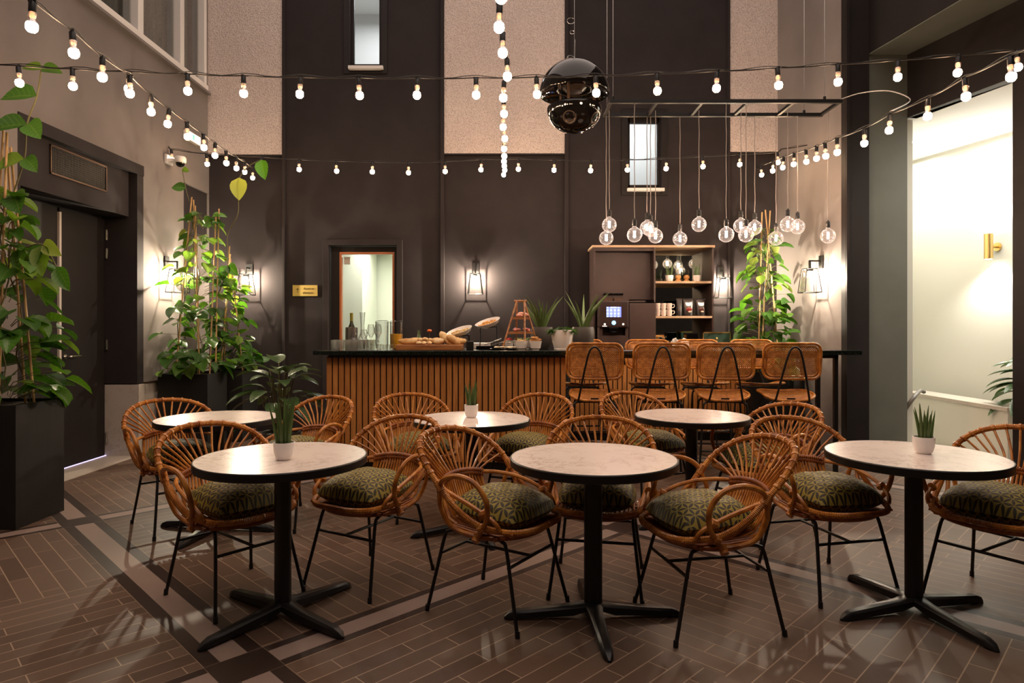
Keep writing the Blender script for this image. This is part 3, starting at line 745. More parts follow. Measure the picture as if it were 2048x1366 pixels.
# ------------------------------------------------------------------ foliage helpers
def leaf(mb, base, d, up, L, w, droop=.3, fold=.25, tint=(.05, .12, .02), seg=6, tip=1.0, wave=0.):
    d = Vector(d).normalized(); up = Vector(up); up = (up-d*up.dot(d)); up = up.normalized() if up.length > 1e-4 else d.orthogonal().normalized()
    side = d.cross(up).normalized(); base = Vector(base); rows, uvs = [], []; p = base.copy(); dd = d.copy()
    for i in range(seg+1):
        t = i/seg; wd_ = w*math.sin(PI*min(1, t**.72))**.8*(1 if t < .999 else 0) if tip else w*(1-t)
        wd_ = max(wd_, .0006)
        nrm_ = side.cross(dd).normalized()
        off = nrm_*(fold*wd_+wave*math.sin(t*9))
        rows.append([p+side*wd_*.5*1+off, p+side*wd_*.27+off*.32, p, p-side*wd_*.27+off*.32, p-side*wd_*.5+off]); uvs.append([(-1, t), (-.5, t), (0, t), (.5, t), (1, t)])
        dd = (dd+Vector((0, 0, -1))*droop/seg).normalized(); p = p+dd*(L/seg)
    mb.tc = tint; mb.sheet(rows, uvs); mb.tc = None
GREENS = [(.040, .115, .018), (.055, .150, .022), (.030, .090, .016), (.085, .19, .028), (.15, .25, .04), (.028, .075, .018), (.24, .30, .07)]
def climbing(name, label, x0, x1, y0, y1, zt, stakes, nleaf, ztop, seed, L=(.12, .19), extra=None, soil_dz=.03, bot=.06, wid=.30, lim=(-9, 9, 99), group=None, topw=.06):
    r = random.Random(seed); cx, cy = (x0+x1)/2, (y0+y1)/2
    t = thing(name, label, 'potted plant', (cx, cy, 0), 0, group); hx, hy = (x1-x0)/2, (y1-y0)/2
    p = MB(); p.box(-hx, hx, -hy, -hy+.02, 0, zt).box(-hx, hx, hy-.02, hy, 0, zt).box(-hx, -hx+.02, -hy+.02, hy-.02, 0, zt).box(hx-.02, hx, -hy+.02, hy-.02, 0, zt).box(-hx+.02, hx-.02, -hy+.02, hy-.02, 0, .05)
    p.build('planter', M['black_matte'], t, smooth=False)
    rows = [[(-hx+.02+(2*hx-.04)*i/12, -hy+.02+(2*hy-.04)*j/12, zt-soil_dz+.012*r.random()) for i in range(13)] for j in range(13)]
    MB().sheet(rows).build('soil', M['soil'], t)
    for (sx, sy, tx, ty, tz) in stakes:
        MB().tube([(sx, sy, zt-.1), ((sx+tx)/2, (sy+ty)/2, (zt+tz)/2), (tx, ty, tz)], .0085, 7).build('bamboo_stake', M['bamboo'], t)
    st = MB(); lf = MB(); apx = [s[2] for s in stakes]; ax = sum(apx)/len(apx); ay = sum(s[3] for s in stakes)/len(stakes)
    for (sx, sy, tx, ty, tz) in stakes[:3]:
        pts = []; ph = r.random()*6
        for i in range(26):
            f = i/25; a = ph+f*15; rr = .02+.012*r.random(); z = zt-.03+(min(tz+.02, ztop)-zt)*f
            bx, by = sx+(tx-sx)*f, sy+(ty-sy)*f; pts.append((bx+rr*math.cos(a), by+rr*math.sin(a), z))
        st.tube(cat_(pts, 3), .0055, 6)
    for i in range(nleaf):
        f = r.random()**1.45; z = zt+bot+(ztop-zt-bot)*f
        a = r.random()*2*PI; rad = (wid*(1-f)**.75+topw)*(.35+.65*r.random())
        bx, by = ax*f, ay*f; px_, py_ = bx+rad*math.cos(a), by+rad*math.sin(a)
        dv = Vector((math.cos(a)+r.uniform(-.5, .5), math.sin(a)+r.uniform(-.5, .5), r.uniform(-.75, .35)))
        wx, wy = cx+px_, cy+py_
        if wx < lim[0]+.13: px_ = lim[0]+.13-cx+.05*r.random(); dv.x = abs(dv.x)*.4+.05
        if wx > lim[1]-.13: px_ = lim[1]-.13-cx-.05*r.random(); dv.x = -abs(dv.x)*.4-.05
        if wy > lim[2]-.13: py_ = lim[2]-.13-cy-.05*r.random(); dv.y = -abs(dv.y)*.4-.05
        upv = Vector((math.cos(a)*.8, math.sin(a)*.8, .65+r.random()*.5))
        ll = r.uniform(*L)*(1-.25*f); c = GREENS[r.choice((0, 0, 1, 1, 2, 2, 3, 3, 5, 4) if f < .5 else (0, 1, 1, 3, 3, 4, 4, 6))]
        q = r.uniform(.8, 1.25); c = tuple(v*q for v in c)
        s0 = Vector((bx+.25*rad*math.cos(a), by+.25*rad*math.sin(a), z-.05)); e0 = Vector((px_, py_, z))
        st.tube([s0, (s0+e0)/2+Vector((0, 0, .02)), e0], .0028, 5)
        leaf(lf, e0, dv, upv, ll, ll*r.uniform(.70, .92), r.uniform(.2, 1.0), r.uniform(.05, .4), c, wave=.004)
    if extra: extra(st, lf, r)
    st.build('stem', M['stem'], t); lf.build('foliage', M['leaf'], t, ang=60)
    return t
def near_vine(st, lf, r):
    pts = [(-.10, .0, 2.35), (-.02, 0, 2.6), (.0, 0, 2.85), (.07, 0, 3.05), (.10, 0, 3.24)]
    pts = [(x+.15, y, z) for x, y, z in pts]; st.tube(cat_(pts, 5), .006, 6)
    for (x, y, z), dv, L, c in ((pts[1], (-1, -.3, -.3), .20, 4), (pts[1], (.9, -.3, -.5), .17, 1), (pts[2], (-.9, -.4, -.1), .24, 0), (pts[2], (.8, -.4, -.4), .22, 1), (pts[0], (.6, -.5, -.5), .24, 0),
                             (pts[3], (-1, -.2, .1), .24, 1), (pts[0], (-.9, -.3, -.4), .21, 4), (pts[4], (1, 0, .1), .16, 3), (pts[4], (-.8, 0, .3), .14, 4)):
        leaf(lf, (x, y, z), dv, (0, -1, .6), L, L*.72, .5, .2, GREENS[c])
    v2 = [(.12, 0, 1.95), (.26, 0, 1.98), (.36, 0, 1.82)]; st.tube(cat_(v2, 5), .006, 6)
    for (x, y, z), dv, L, c in ((v2[1], (.9, -.2, -.25), .19, 6), (v2[1], (.15, -.2, -1), .24, 4), (v2[2], (.7, 0, -1), .20, 1), (v2[0], (-.1, -.3, -1), .18, 3), (v2[1], (-.4, -.2, -1), .18, 1)):
        leaf(lf, (x, y, z), dv, (0, -1, .2), L, L*.6, .4, .25, GREENS[c])
climbing('climbing_plant', 'tall climbing plant on bamboo in black planter, nearest, left of the double doors', -3.89, -3.39, 4.44, 4.92, .85,
         [(.06, -.15, .02, -.02, 2.78), (.03, .15, .0, .0, 2.72), (-.15, 0, -.02, 0, 2.82), (.17, .05, .03, .0, 2.68)], 125, 2.35, 11, (.16, .24), near_vine, lim=(XL, 9, 9), wid=.34, topw=.05)
def far_vine(st, lf, r):
    pts = [(.28, 0, 1.75), (.42, -.05, 2.1), (.42, -.05, 2.45), (.56, -.1, 2.7), (.56, -.1, 3.05), (.70, -.15, 3.22), (.86, -.2, 3.28)]
    st.tube(cat_(pts, 6), .006, 6)
    leaf(lf, (.58, -.12, 3.10), (.05, -.1, -1), (0, -1, 0), .27, .20, .0, .1, (.36, .37, .11)); leaf(lf, (.86, -.2, 3.28), (.3, -.2, -1), (0, -1, .2), .25, .15, .1, .25, (.07, .20, .02))
    leaf(lf, pts[1], (.8, -.3, -.5), (0, -1, .3), .20, .13, .3, .3, GREENS[1]); leaf(lf, pts[0], (.9, -.2, -.1), (0, 0, 1), .2, .13, .5, .3, GREENS[3])
    leaf(lf, pts[1], (-.2, -.4, -1), (0, -1, .3), .19, .14, .3, .3, GREENS[0])
    tp = [(-.05, 0, 2.85), (-.08, -.02, 3.0), (-.12, -.02, 3.22)]; st.tube(cat_(tp, 5), .005, 5)
    leaf(lf, tp[1], (-.7, -.2, .1), (0, -1, .3), .15, .12, .3, .2, GREENS[1]); leaf(lf, tp[2], (.9, -.2, -.2), (0, -1, .3), .10, .07, .3, .2, GREENS[4])
climbing('climbing_plant', 'climbing plant on bamboo stakes in black planter in the left corner, between two wall lanterns', -3.98, -3.42, 7.3, 7.8, .86,
         [(-.15, -.12, -.02, 0, 2.90), (.0, .15, .0, 0, 2.87), (.12, -.1, .02, 0, 2.80), (.2, .12, .26, .08, 2.78), (.24, -.12, .24, .05, 2.72)], 150, 2.72, 23, (.15, .22), far_vine, lim=(XL, 9, 8.6), wid=.36, topw=.12)
climbing('climbing_plant', 'lower climbing plant in black planter, half hidden beside the one in the left corner', -3.72, -3.26, 7.86, 8.34, .86,
         [(-.1, -.1, -.02, 0, 2.3), (.1, .1, -.02, 0, 2.25), (-.15, .1, -.03, 0, 2.4)], 90, 2.1, 31, (.14, .20), None, lim=(XL, 9, 8.6), wid=.26)
climbing('climbing_plant', 'climbing plant on bamboo stakes behind the bar stools in the right corner', 2.86, 3.36, 7.75, 8.25, .85,
         [(-.12, -.1, -.04, -.02, 2.80), (.15, -.1, .0, -.02, 2.83), (0, .15, .06, -.02, 2.82)], 175, 2.62, 47, (.14, .21), None, lim=(-9, XR, 8.6), wid=.33, topw=.10)

def blades(mb, n, r, rad, h, w0, tint, seed, spread=.18, curve=.1, seg=6, flatf=.55):
    R_ = random.Random(seed)
    for i in range(n):
        a = R_.random()*2*PI if n > 3 else i*2.1; rr = rad*math.sqrt(R_.random()); hh = h*R_.uniform(.6, 1.0); tl = R_.uniform(.2, 1)*spread
        pts, rs = [], []
        for k_ in range(seg+1):
            t = k_/seg; o_ = rr+tl*hh*t+curve*hh*t*t*R_.uniform(.9, 1.1)
            pts.append((o_*math.cos(a), o_*math.sin(a), hh*t*(1-.12*curve*t))); rs.append(w0*(1-t**2.2)*.5+.0006)
        q = R_.uniform(.75, 1.3); mb.tc = tuple(v*q for v in tint); mb.tube(pts, rs, 7, flat=flatf); mb.tc = None
def small_pot_plant(loc, label, seed, r=.049, h=.082, ph=.22, n=11, m=None, group='potted snake plants on the tables', square=False, w0=.016):
    t = thing('potted_snake_plant', label, 'potted plant', loc, 0, group)
    k4 = 4 if square else 32
    MB().lathe([(0, 0), (r*.62, 0), (r*.80, h*.12), (r*.95, h*.45), (r, h*.8), (r, h), (r*.91, h), (r*.90, h*.8), (0, h*.78)], 32).build('pot', M['white'], t)
    MB().lathe([(0, h*.84), (r*.9, h*.82)], 20).build('soil', M['soil'], t)
    b = MB(); blades(b, n, 0, r*.62, ph, w0, (.022, .070, .014), seed, .16, .05, flatf=.8)
    b.xf(Matrix.Translation((0, 0, h*.8))); b.build('leaves', M['succulent'], t); return t
small_pot_plant((-1.065, 3.04, TZ), 'snake plant in a round white pot on the front left marble table', 3, ph=.235, n=22, w0=.015)
small_pot_plant((2.02, 3.19, TZ), 'snake plant in a round white pot on the front right marble table', 5, ph=.20, n=12)
small_pot_plant((-.28, 4.47, TZ), 'snake plant in a squarish white pot on the far middle table', 9, ph=.20, n=16, r=.048, h=.088)

# big striped floor plant
def calathea(loc, label, seed, n=20, zt=.40, H=.55, spread=.40, half=False):
    t = thing('striped_leaf_plant', label, 'potted plant', loc)
    MB().lathe([(0, 0), (.14, 0), (.19, .12), (.20, .30), (.19, .36), (.17, .36), (.17, .33), (0, .33)], 32).build('pot', M['grey_pot'], t)
    st, lf = MB(), MB(); r = random.Random(seed)
    for i in range(n):
        a = i*2.4+r.uniform(-.3, .3); a = PI*.62+(a % (PI*.85)) if half else a; f = (i+.5)/n; rad = spread*(.25+.75*f)*r.uniform(.8, 1.1); zz = .36+H*(1-.62*f)*r.uniform(.85, 1.1)
        e0 = Vector((rad*.55*math.cos(a), rad*.55*math.sin(a), zz)); st.tube(cat_([(.03*math.cos(a), .03*math.sin(a), .33), (e0.x*.5, e0.y*.5, zz*.7), e0], 4), .006, 6)
        dv = (math.cos(a), math.sin(a), .75-.9*f); L = r.uniform(.27, .38); leaf(lf, e0, dv, (0, 0, 1), L, L*.50, .9, .12, (.010, .050, .010), seg=9)
    st.build('stem', M['stem'], t); lf.build('foliage', M['leaf_striped'], t, ang=60); return t
calathea((-2.28, 6.4, 0), 'striped dark green leafy plant standing on the floor left of the bar', 4, 30, H=.64, spread=.48)
calathea((5.45, 6.55, .0), 'leafy green plant in the corridor, its tips showing at the right picture edge', 8, 26, H=.78, spread=.66, half=True)

# ------------------------------------------------------------------ bar
bar = thing('bar_counter', 'bar counter front clad in vertical oak slats with a black plinth', 'counter', (-1.78, 6.25, 0))
sl = MB(); n = 40; pitch = .0577
for i in range(n): sl.box(i*pitch, i*pitch+.046, 0, .022, .09, 1.096)
for i in range(12): sl.box(0-.012, .01, .03+i*pitch, .03+i*pitch+.046, .09, 1.096)
sl.build('slat_cladding', M['slats'], bar, smooth=False, bevel=.002)
MB().box(0, n*pitch-.012, .022, .72, .09, 1.115).build('counter_body', M['black'], bar, smooth=False)
MB().box(.03, n*pitch-.04, .05, .70, 0, .09).build('plinth', M['black'], bar, smooth=False)
BT = 1.166
wt = MB().box(-1.885, 3.315, 6.15, 7.03, BT-.042, BT)
o = wt.build('bar_worktop', M['granite'], smooth=False, bevel=.004, label='long dark green granite bar top over the slatted counter and stool side', cat='worktop')
bf = thing('steel_trestle', 'black steel leg frame carrying the right end of the bar top', 'trestle', (3.1, 6.2, 0))
for x, y in ((0, .03), (0, .74), (-.17, .03)): MB().box(x-.018, x+.018, y-.018, y+.018, 0, BT-.045).build('leg', M['black'], bf, smooth=False)
fr = MB().box(-2.52, .02, .012, .048, BT-.075, BT-.043).box(-2.52, .02, .722, .758, BT-.075, BT-.043).box(-.02, .02, .04, .73, BT-.075, BT-.043)
fr.build('top_rail', M['black'], bf, smooth=False)
# back counter with slats below the shelf unit
bc = thing('back_counter', 'back counter with oak slat front against the wall behind the stools', 'counter', (.72, 7.95, 0))
sl = MB()
for i in range(38): sl.box(i*pitch, i*pitch+.046, 0, .02, .10, .93)
sl.build('slat_cladding', M['slats'], bc, smooth=False, bevel=.002)
MB().box(0, 2.2, .02, .70, .1, .95).box(.03, 2.17, .05, .70, 0, .1).build('cabinet_body', M['black'], bc, smooth=False)
MB().box(-.02, 2.22, -.02, .71, .95, .985).build('countertop', M['granite'], bc, smooth=False, bevel=.003)

# ------------------------------------------------------------------ bar stools (face -Y)
def rrect(hw, hh, r, n=5, cz=0):
    out = []
    for cx, cy, a0 in ((hw-r, hh-r, 0), (-hw+r, hh-r, PI/2), (-hw+r, -hh+r, PI), (hw-r, -hh+r, 1.5*PI)):
        for i in range(n+1):
            a = a0+i*PI/2/n; out.append((cx+r*math.cos(a), cy+r*math.sin(a)))
    return out
def make_stool():
    t = thing('cane_bar_stool', 'x', 'bar stool')
    zc = 1.083
    def bp(x, z): return (x, .215+.06*(1-(x/.25)**2)*.8-.02+(z-zc)*.12, z)
    fr = MB(); pts = [bp(x, zc+z) for x, z in resample_xy(rrect(.245, .158, .07), 120)]
    fr.tube(pts, .0125, 8, True); pts = [bp(x*.905, zc+z*.86) for x, z in resample_xy(rrect(.245, .158, .07), 120)]
    wrap(fr, pts, .0065, .014, .002, True, 6)
    fr.build('backrest_frame', M['rattan'], t)
    pn = MB(); rows, uvs = [], []
    for j in range(9):
        z = -.14+.28*j/8; r_, u_ = [], []
        ex = .230-(.035*max(0, (abs(z)-.10)/.04))
        for i in range(13):
            x = -ex+2*ex*i/12; r_.append(bp(x, zc+z)); u_.append((x, z))
        rows.append(r_); uvs.append(u_)
    pn.sheet(rows, uvs).build('backrest_panel', M['cane'], t)
    zs = .765; hp = [(x, y) for x, y in resample_xy(rrect(.225, .215, .12), 100)]
    def sp(x, y): return (x, y-.02, zs+.018*(x/.22)**2-.028*max(0, y/.2)**2*1.2+.012*(y < 0)*(y/.2)**2)
    s_ = MB(); s_.tube([sp(x, y) for x, y in hp], .012, 8, True); s_.build('seat_frame', M['rattan'], t)
    pn = MB(); rows, uvs = [], []
    for j in range(15):
        y = -.215+.43*j/14; k_ = max(0, (abs(y)-.095)/.12); ex = .225-.12*(1-math.sqrt(max(0, 1-k_*k_))); r_, u_ = [], []
        for i in range(13):
            x = -ex+2*ex*i/12; r_.append(sp(x, y)); u_.append((x, y))
        rows.append(r_); uvs.append(u_)
    pn.sheet(rows, uvs).build('seat_panel', M['cane'], t)
    hp_ = MB(); pts = [(-.155, .06, .725), (-.155, .17, .715), (-.142, .222, .745), (-.105, .262, .93), (-.062, .295, 1.12), (-.035, .303, 1.19), (0, .305, 1.212)]
    hp_.tube(cat_(pts+mirror(pts[:-1])[::-1], 6), .0095, 8); hp_.build('back_support', M['black'], t)
    for s in (1, -1):
        for f in (-1, 1):
            L = MB(); L.tube(cat_([(s*.235, f*.225, 0), (s*.205, f*.185, .45), (s*.19, f*.165, .665), (s*.172, f*.160, .70), (s*.14, f*.158, .712), (0, f*.157, .714)], 5), .0098, 8)
            L.tube([(s*.235, f*.225, 0), (s*.234, f*.223, .02)], .0125, 8); L.build('leg', M['black'], t)
    ft = MB(); q = .213; g_ = .2; z = .27
    ft.tube([(q, -g_, z), (-q, -g_, z)], .0085, 7).tube([(q, g_, z), (-q, g_, z)], .0085, 7).tube([(q, -g_, z), (q, g_, z)], .0085, 7).tube([(-q, -g_, z), (-q, g_, z)], .0085, 7)
    ft.build('footrest', M['black'], t)
    bs = MB()
    for s in (1, -1): bs.tube([(s*.15, -.157, .714), (s*.15, .157, .714)], .0085, 7)
    bs.tube([(-.15, 0, .722), (.15, 0, .722)], .0085, 7); bs.box(-.035, .035, .165, .185, .735, .75)
    bs.build('seat_support', M['black'], t)
    return t
def resample_xy(poly, n):
    P = [Vector((x, y, 0)) for x, y in poly]; L = sum((b-a).length for a, b in zip(P, P[1:]+P[:1])); return [(p.x, p.y) for p in resample(P, L/n, True)]
st0 = make_stool()
SX = [.765, 1.36, 1.945, 2.535]; place = ['leftmost, in front of the counter corner', 'second from the left', 'third from the left', 'rightmost, nearest the bar end']
place2 = ['leftmost, mostly hidden behind the grey pot', 'second from the left', 'third from the left', 'rightmost, in front of the climbing plant']
for i, x in enumerate(SX):
    lb_ = 'cane bar stool on the near side of the bar, '+place[i]; rz = PI+math.radians((-7, -6, -9, -8)[i])
    if i == 0: st0.location = (x, 6.02, 0); st0.rotation_euler.z = rz; st0['label'] = ' '.join(lb_.split()[:16]); st0['group'] = 'cane stools on the near side of the bar'
    else: dup(st0, (x, 6.02, 0), rz, lb_, 'cane stools on the near side of the bar')
for i, x in enumerate((.80, 1.53, 2.115, 2.72)):
    dup(st0, (x, 7.16, 0), math.radians((3, -2, 4, 1)[i]), ' '.join(('cane bar stool on the wall side of the bar, '+place2[i]).split()[:16]), 'cane stools on the wall side of the bar')

# ------------------------------------------------------------------ festoon string lights
bulbA = MB(); bulbA.cur = 1; bulbA.lathe([(.0150, 0), (.0175, -.006), (.0165, -.020), (.0130, -.030), (.0175, -.041), (.0215, -.048)], 16)
bulbA.cur = 0; bulbA.lathe([(.0215, -.048), (.0245, -.054), (.0262, -.066), (.0240, -.080), (.015, -.090), (0, -.094)], 16)
sockA = MB().lathe([(0, .014), (.012, .014), (.016, .008), (.0165, -.034), (0, -.034)], 12)
sockA.cbox((0, 0, .016), (.034, .014, .012))
sock_me = bulb_me = None
def festoon(label, P, ends, seed):
    """P: list of bulb-centre points; cord runs above them"""
    global sock_me, bulb_me
    r = random.Random(seed); t = thing('festoon_light_string', label, 'string lights', (0, 0, 0), 0, 'festoon light strings')
    top = [Vector((x, y, z+.112)) for x, y, z in P]
    path = [Vector(e_) for e_ in ends[0]]+top+[Vector(e_) for e_ in ends[1]]
    full = []
    for a, b in zip(path, path[1:]):
        for i in range(5):
            f = i/5; full.append(a.lerp(b, f)+Vector((0, 0, -.005*4*f*(1-f))))
    full.append(path[-1])
    c = MB(); c.tube(full, .0046, 6); c.tube([p+Vector((.0, .0, .010+.008*math.sin(i*1.3))) for i, p in enumerate(full)], .0030, 5)
    c.build('cord', M['cord'], t)
    for i, p in enumerate(top):
        if sock_me is None:
            s = sockA.build('bulb_socket', M['black'], t); b = bulbA.build('bulb', [M['bulb'], M['bulb_neck']], s); sock_me, bulb_me = s, b; b.location = (0, 0, -.034)
        else:
            s = sock_me.copy(); col.objects.link(s); s.parent = t; b = bulb_me.copy(); col.objects.link(b); b.parent = s
        s.location = p+Vector((0, 0, -.018)); s.rotation_euler = (r.uniform(-.07, .07), r.uniform(-.07, .07), r.random()*3)
    return t
M['cord'] = simple('black_rubber_cable', (.016, .013, .012), .5)
A_ = [(37, 145), (145, 157), (258, 186), (375, 178), (487, 182), (601, 186), (717, 189), (835, 189), (952, 187), (1073, 184), (1191, 181), (1314, 177), (1434, 170), (1555, 162), (1676, 152), (1796, 143), (1917, 133), (2034, 124)]
def a_z(px): # smooth catenary over the room
    u = (px-835)/1200; return 2.945+.19*u*u
A = [((px-1024)*4.4/F, 4.4, a_z(px)+.015) for px, py in A_]
festoon('lit string of bulbs crossing the whole room in front, passing before the black sphere', A, ([(-4.02, 4.4, 3.20)], [(3.9, 4.4, 3.14), (4.78, 4.4, 3.25)]), 1)
B_ = [(65, 50), (145, 104), (205, 152), (260, 185), (302, 222), (338, 247), (374, 272), (407, 294), (430, 310), (452, 325), (472, 335), (490, 342), (505, 354)]
Bp = [W(px, py, 3.0+.386*i) for i, (px, py) in enumerate(B_)]; Bp[11] = W(490, 343, 7.6); Bp[12] = W(506, 355, 8.1)
a0 = Vector(Bp[0])*2-Vector(Bp[1])
festoon('lit bulb string running along the left wall from the upper left to the back corner', Bp, ([a0+Vector((.02, -2.2, .3)), a0+Vector((0, 0, .112))], [(-3.44, DB-.02, 3.50)]), 2)
C_ = [(999, 52, 3.2), (1005, 105, 3.6), (1014, 152, 4.0), (1008, 194, 4.35), (1007, 226, 4.8), (1006, 253, 5.2), (1008, 276, 5.6), (1009, 296, 6.0), (1008, 311, 6.4), (1009, 322, 6.8), (1009, 331, 7.2), (1009, 339, 7.6), (1007, 349, 8.1)]
Cp = [W(*q) for q in C_]
festoon('lit bulb string running straight from overhead to the middle of the back wall', [W(1001, -8, 2.8)]+Cp, ([(-.08, .3, 3.1), (-.06, 2.0, 2.95)], [(-.1, DB-.02, 3.46)]), 3)
D_ = [(343, 318), (413, 327), (523, 333), (598, 338), (672, 341), (745, 343), (817, 344), (890, 342), (963, 338), (1037, 337), (1109, 339), (1182, 340), (1255, 339), (1333, 336), (1406, 332), (1480, 328), (1555, 324)]
Dp = [W(px, py, 7.62) for px, py in D_]
festoon('lit bulb string stretched level along the back wall behind the other strings', Dp, ([(XL+.01, 7.62, 3.50)], [(3.2, 7.7, 3.5), (XR-.01, 7.75, 3.56)]), 4)
E_ = [(2021, 152), (1930, 192), (1856, 230), (1780, 259), (1729, 285), (1674, 303), (1650, 311), (1633, 316), (1612, 322), (1588, 327), (1567, 334), (1546, 341), (1522, 349)]
Ep = [W(px, py, 3.6+.375*i) for i, (px, py) in enumerate(E_)]
a0 = Vector(Ep[0])*2-Vector(Ep[1])
festoon('lit bulb string along the right side, from the upper right to the back corner', Ep, ([a0+Vector((.1, -2.5, .2)), a0+Vector((0, 0, .11))], [(3.2, 8.4, 3.44), (3.25, DB-.02, 3.52)]), 5)

# ------------------------------------------------------------------ hanging ladder rack with pendant bulbs
RZ = 3.592; XA, XB_ = .967, 3.203; YA, YB = 6.35, 6.75
rk = thing('ceiling_rack', 'black hanging ladder-shaped steel rack above the bar carrying the bulb pendants', 'rack', (0, 0, 0))
rr_ = MB().box(XA-.018, XB_+.018, YA-.018, YA+.018, RZ-.018, RZ+.018).build('rail', M['black'], rk, smooth=False)
MB().box(XA-.018, XB_+.018, YB-.018, YB+.018, RZ-.018, RZ+.018).build('rail', M['black'], rk, smooth=False)
for i in range(6):
    x = XA+(XB_-XA)*i/5; MB().box(x-.014, x+.014, YA+.018, YB-.018, RZ-.014, RZ+.014).build('rung', M['black'], rk, smooth=False)
for x, y in ((XA+.02, YA), (XA+.02, YB), (XB_-.15, YA), (XB_-.17, YB)):
    MB().tube([(x, y, RZ+.018), (x, y, ZT)], .0022, 5).build('suspension_wire', M['chrome'], rk)
    MB().lathe([(0, 0), (.014, 0), (.014, .03), (0, .03)], 8, (x, y, RZ+.018)).build('wire_clamp', M['black'], rk)
pc = [(XB_, YA, RZ+.02), (XB_+.22, YA, RZ+.06), (XB_+.42, YA, RZ-.02), (3.5+.12, 6.3, RZ-.32)]
pc = [(XB_, YA, RZ+.02), (3.33, 6.2, RZ+.03), (3.42, 5.9, RZ-.06), (3.37, 5.5, RZ-.28), (Ep[3][0]+.0, Ep[3][1], Ep[3][2]+.13)]
MB().tube(cat_(pc, 8), .0045, 6).build('supply_cable', simple('pale_grey_cable', (.55, .50, .46), .4), rk)
PD = [(1218.6, 450, 6.55, 'upper of the two at the far left'), (1212.5, 476, 6.72, 'lower of the two at the far left'), (1269, 469.5, 6.35, 'alone left of the close trio by the slit window'),
      (1294, 455.5, 6.75, 'upper left of the trio below the slit window'), (1299, 461, 6.80, 'rear one of the trio below the slit window'), (1311, 472, 6.55, 'lower right of the trio below the slit window'),
      (1360, 478, 6.75, 'lowest, alone over the middle of the shelf top'), (1398, 449, 6.55, 'alone and highest, above the shelf right end'), (1452.5, 469.5, 6.35, 'just left of the cluster before the plant'),
      (1481.7, 451.7, 6.6, 'upper left of the cluster before the plant'), (1492, 469.5, 6.4, 'lowest of the cluster before the plant'), (1509.6, 455.5, 6.75, 'upper right of the cluster, touching the bamboo tips'),
      (1552, 477, 6.74, 'alone right of the bamboo stakes'), (1575.6, 449, 6.5, 'left of the pair before the right plaster wall'), (1595, 454, 6.72, 'right of the pair before the right plaster wall'), (1656, 472, 6.6, 'rightmost, under the rack end')]
def glow_glass():
    m = thin_glass('lit_globe_glass', (.96, .94, .93), .5, .02); nt = m.node_tree; out = nt.nodes['Material Output']
    src = out.inputs[0].links[0].from_socket; lw = nd(nt, 'ShaderNodeLayerWeight', Blend=.5)
    e_ = nd(nt, 'ShaderNodeEmission'); e_.inputs[0].default_value = (1, .72, .58, 1)
    nt.links.new(mt(nt, 'MULTIPLY_ADD', mt(nt, 'POWER', lw.outputs['Facing'], 3.), .24, .045), e_.inputs[1])
    ad = nd(nt, 'ShaderNodeAddShader'); nt.links.new(src, ad.inputs[0]); nt.links.new(e_.outputs[0], ad.inputs[1]); nt.links.new(ad.outputs[0], out.inputs[0]); return m
M['pend_glass'] = glow_glass()
M['pend_cord'] = simple('pale_pendant_cord', (.30, .26, .24), .5)
parts = None
for i, (px, py, d, wh) in enumerate(PD):
    x, y, z = W(px, py, d)
    y = min(max(y, YA), YB+.0)
    t = thing('globe_pendant', 'clear globe bulb on a cord, '+wh, 'pendant lamp', (x, y, z), 0, 'globe pendants over the bar')
    cd = MB(); L = RZ-z-.02; cd.tube([(.0018*math.sin(j*1.1+i), .0018*math.cos(j*1.7+i), .135+(L-.135)*j/16) for j in range(17)], .0040, 6)
    cd.build('cord', M['pend_cord'], t)
    if parts is None:
        s = MB().lathe([(0, .160), (.006, .160), (.010, .150), (.019, .146), (.021, .142), (.021, .110), (.023, .108), (.023, .100), (.0205, .098), (.0205, .082), (0, .082)], 18).build('lamp_socket', M['bronze_dark'] if 'bronze_dark' in M else M['black'], t)
        g = MB().lathe([(.017, .082)]+[(.0735*math.sin(a), .0735*math.cos(a)) for a in [PI*(.11+.89*j/16) for j in range(17)]], 24).build('globe_bulb', M['pend_glass'], t, ang=180)
        f = MB()
        for a in range(6):
            q = a*PI/3; f.tube([(.0095*math.cos(q), .0095*math.sin(q), -.024), (.0095*math.cos(q), .0095*math.sin(q), .036)], .0023, 6)
        f = f.build('filament', M['filament'], g)
        sm = MB().tube([(0, 0, .082), (0, 0, .04)], .004, 6).build('filament_stem', M['glass'], g)
        parts = (s, g, f, sm)
    else:
        s, g, f, sm = (o_.copy() for o_ in parts)
        for o_ in (s, g, f, sm): col.objects.link(o_)
        s.parent = t; g.parent = t; f.parent = g; sm.parent = g

# ------------------------------------------------------------------ black sphere hanging loudspeaker
sx_, sy_, sz_ = .461, 4.8, 0
spk = thing('hanging_sphere_speaker', 'glossy black two-part spherical loudspeaker hanging from a wire', 'speaker', (sx_, sy_, 3.09))
R1 = .258; prof = [(R1*math.sin(a), .02+R1*.96*math.cos(a)) for a in [PI/2*(j/18) for j in range(19)]]
MB().lathe(prof+[(R1*.985, .012), (R1*.90, .035), (R1*.55, .06), (0, .06)], 64).build('upper_shell', M['black_gloss'], spk)
ring = MB(); ring.tube([(.125*math.cos(a), .125*math.sin(a), .045) for a in [i*PI/16 for i in range(32)]], .006, 6, True); ring.lathe([(.09, .058), (.06, .03), (0, .025)], 28); ring.build('driver_cone', simple('speaker_cone', (.03, .02, .016), .25), spk)
R2 = .203; prof = [(0, -.225)]+[(R2*math.sin(a), -.045-.18*math.cos(a)) for a in [PI/2*(j/16) for j in range(1, 17)]]
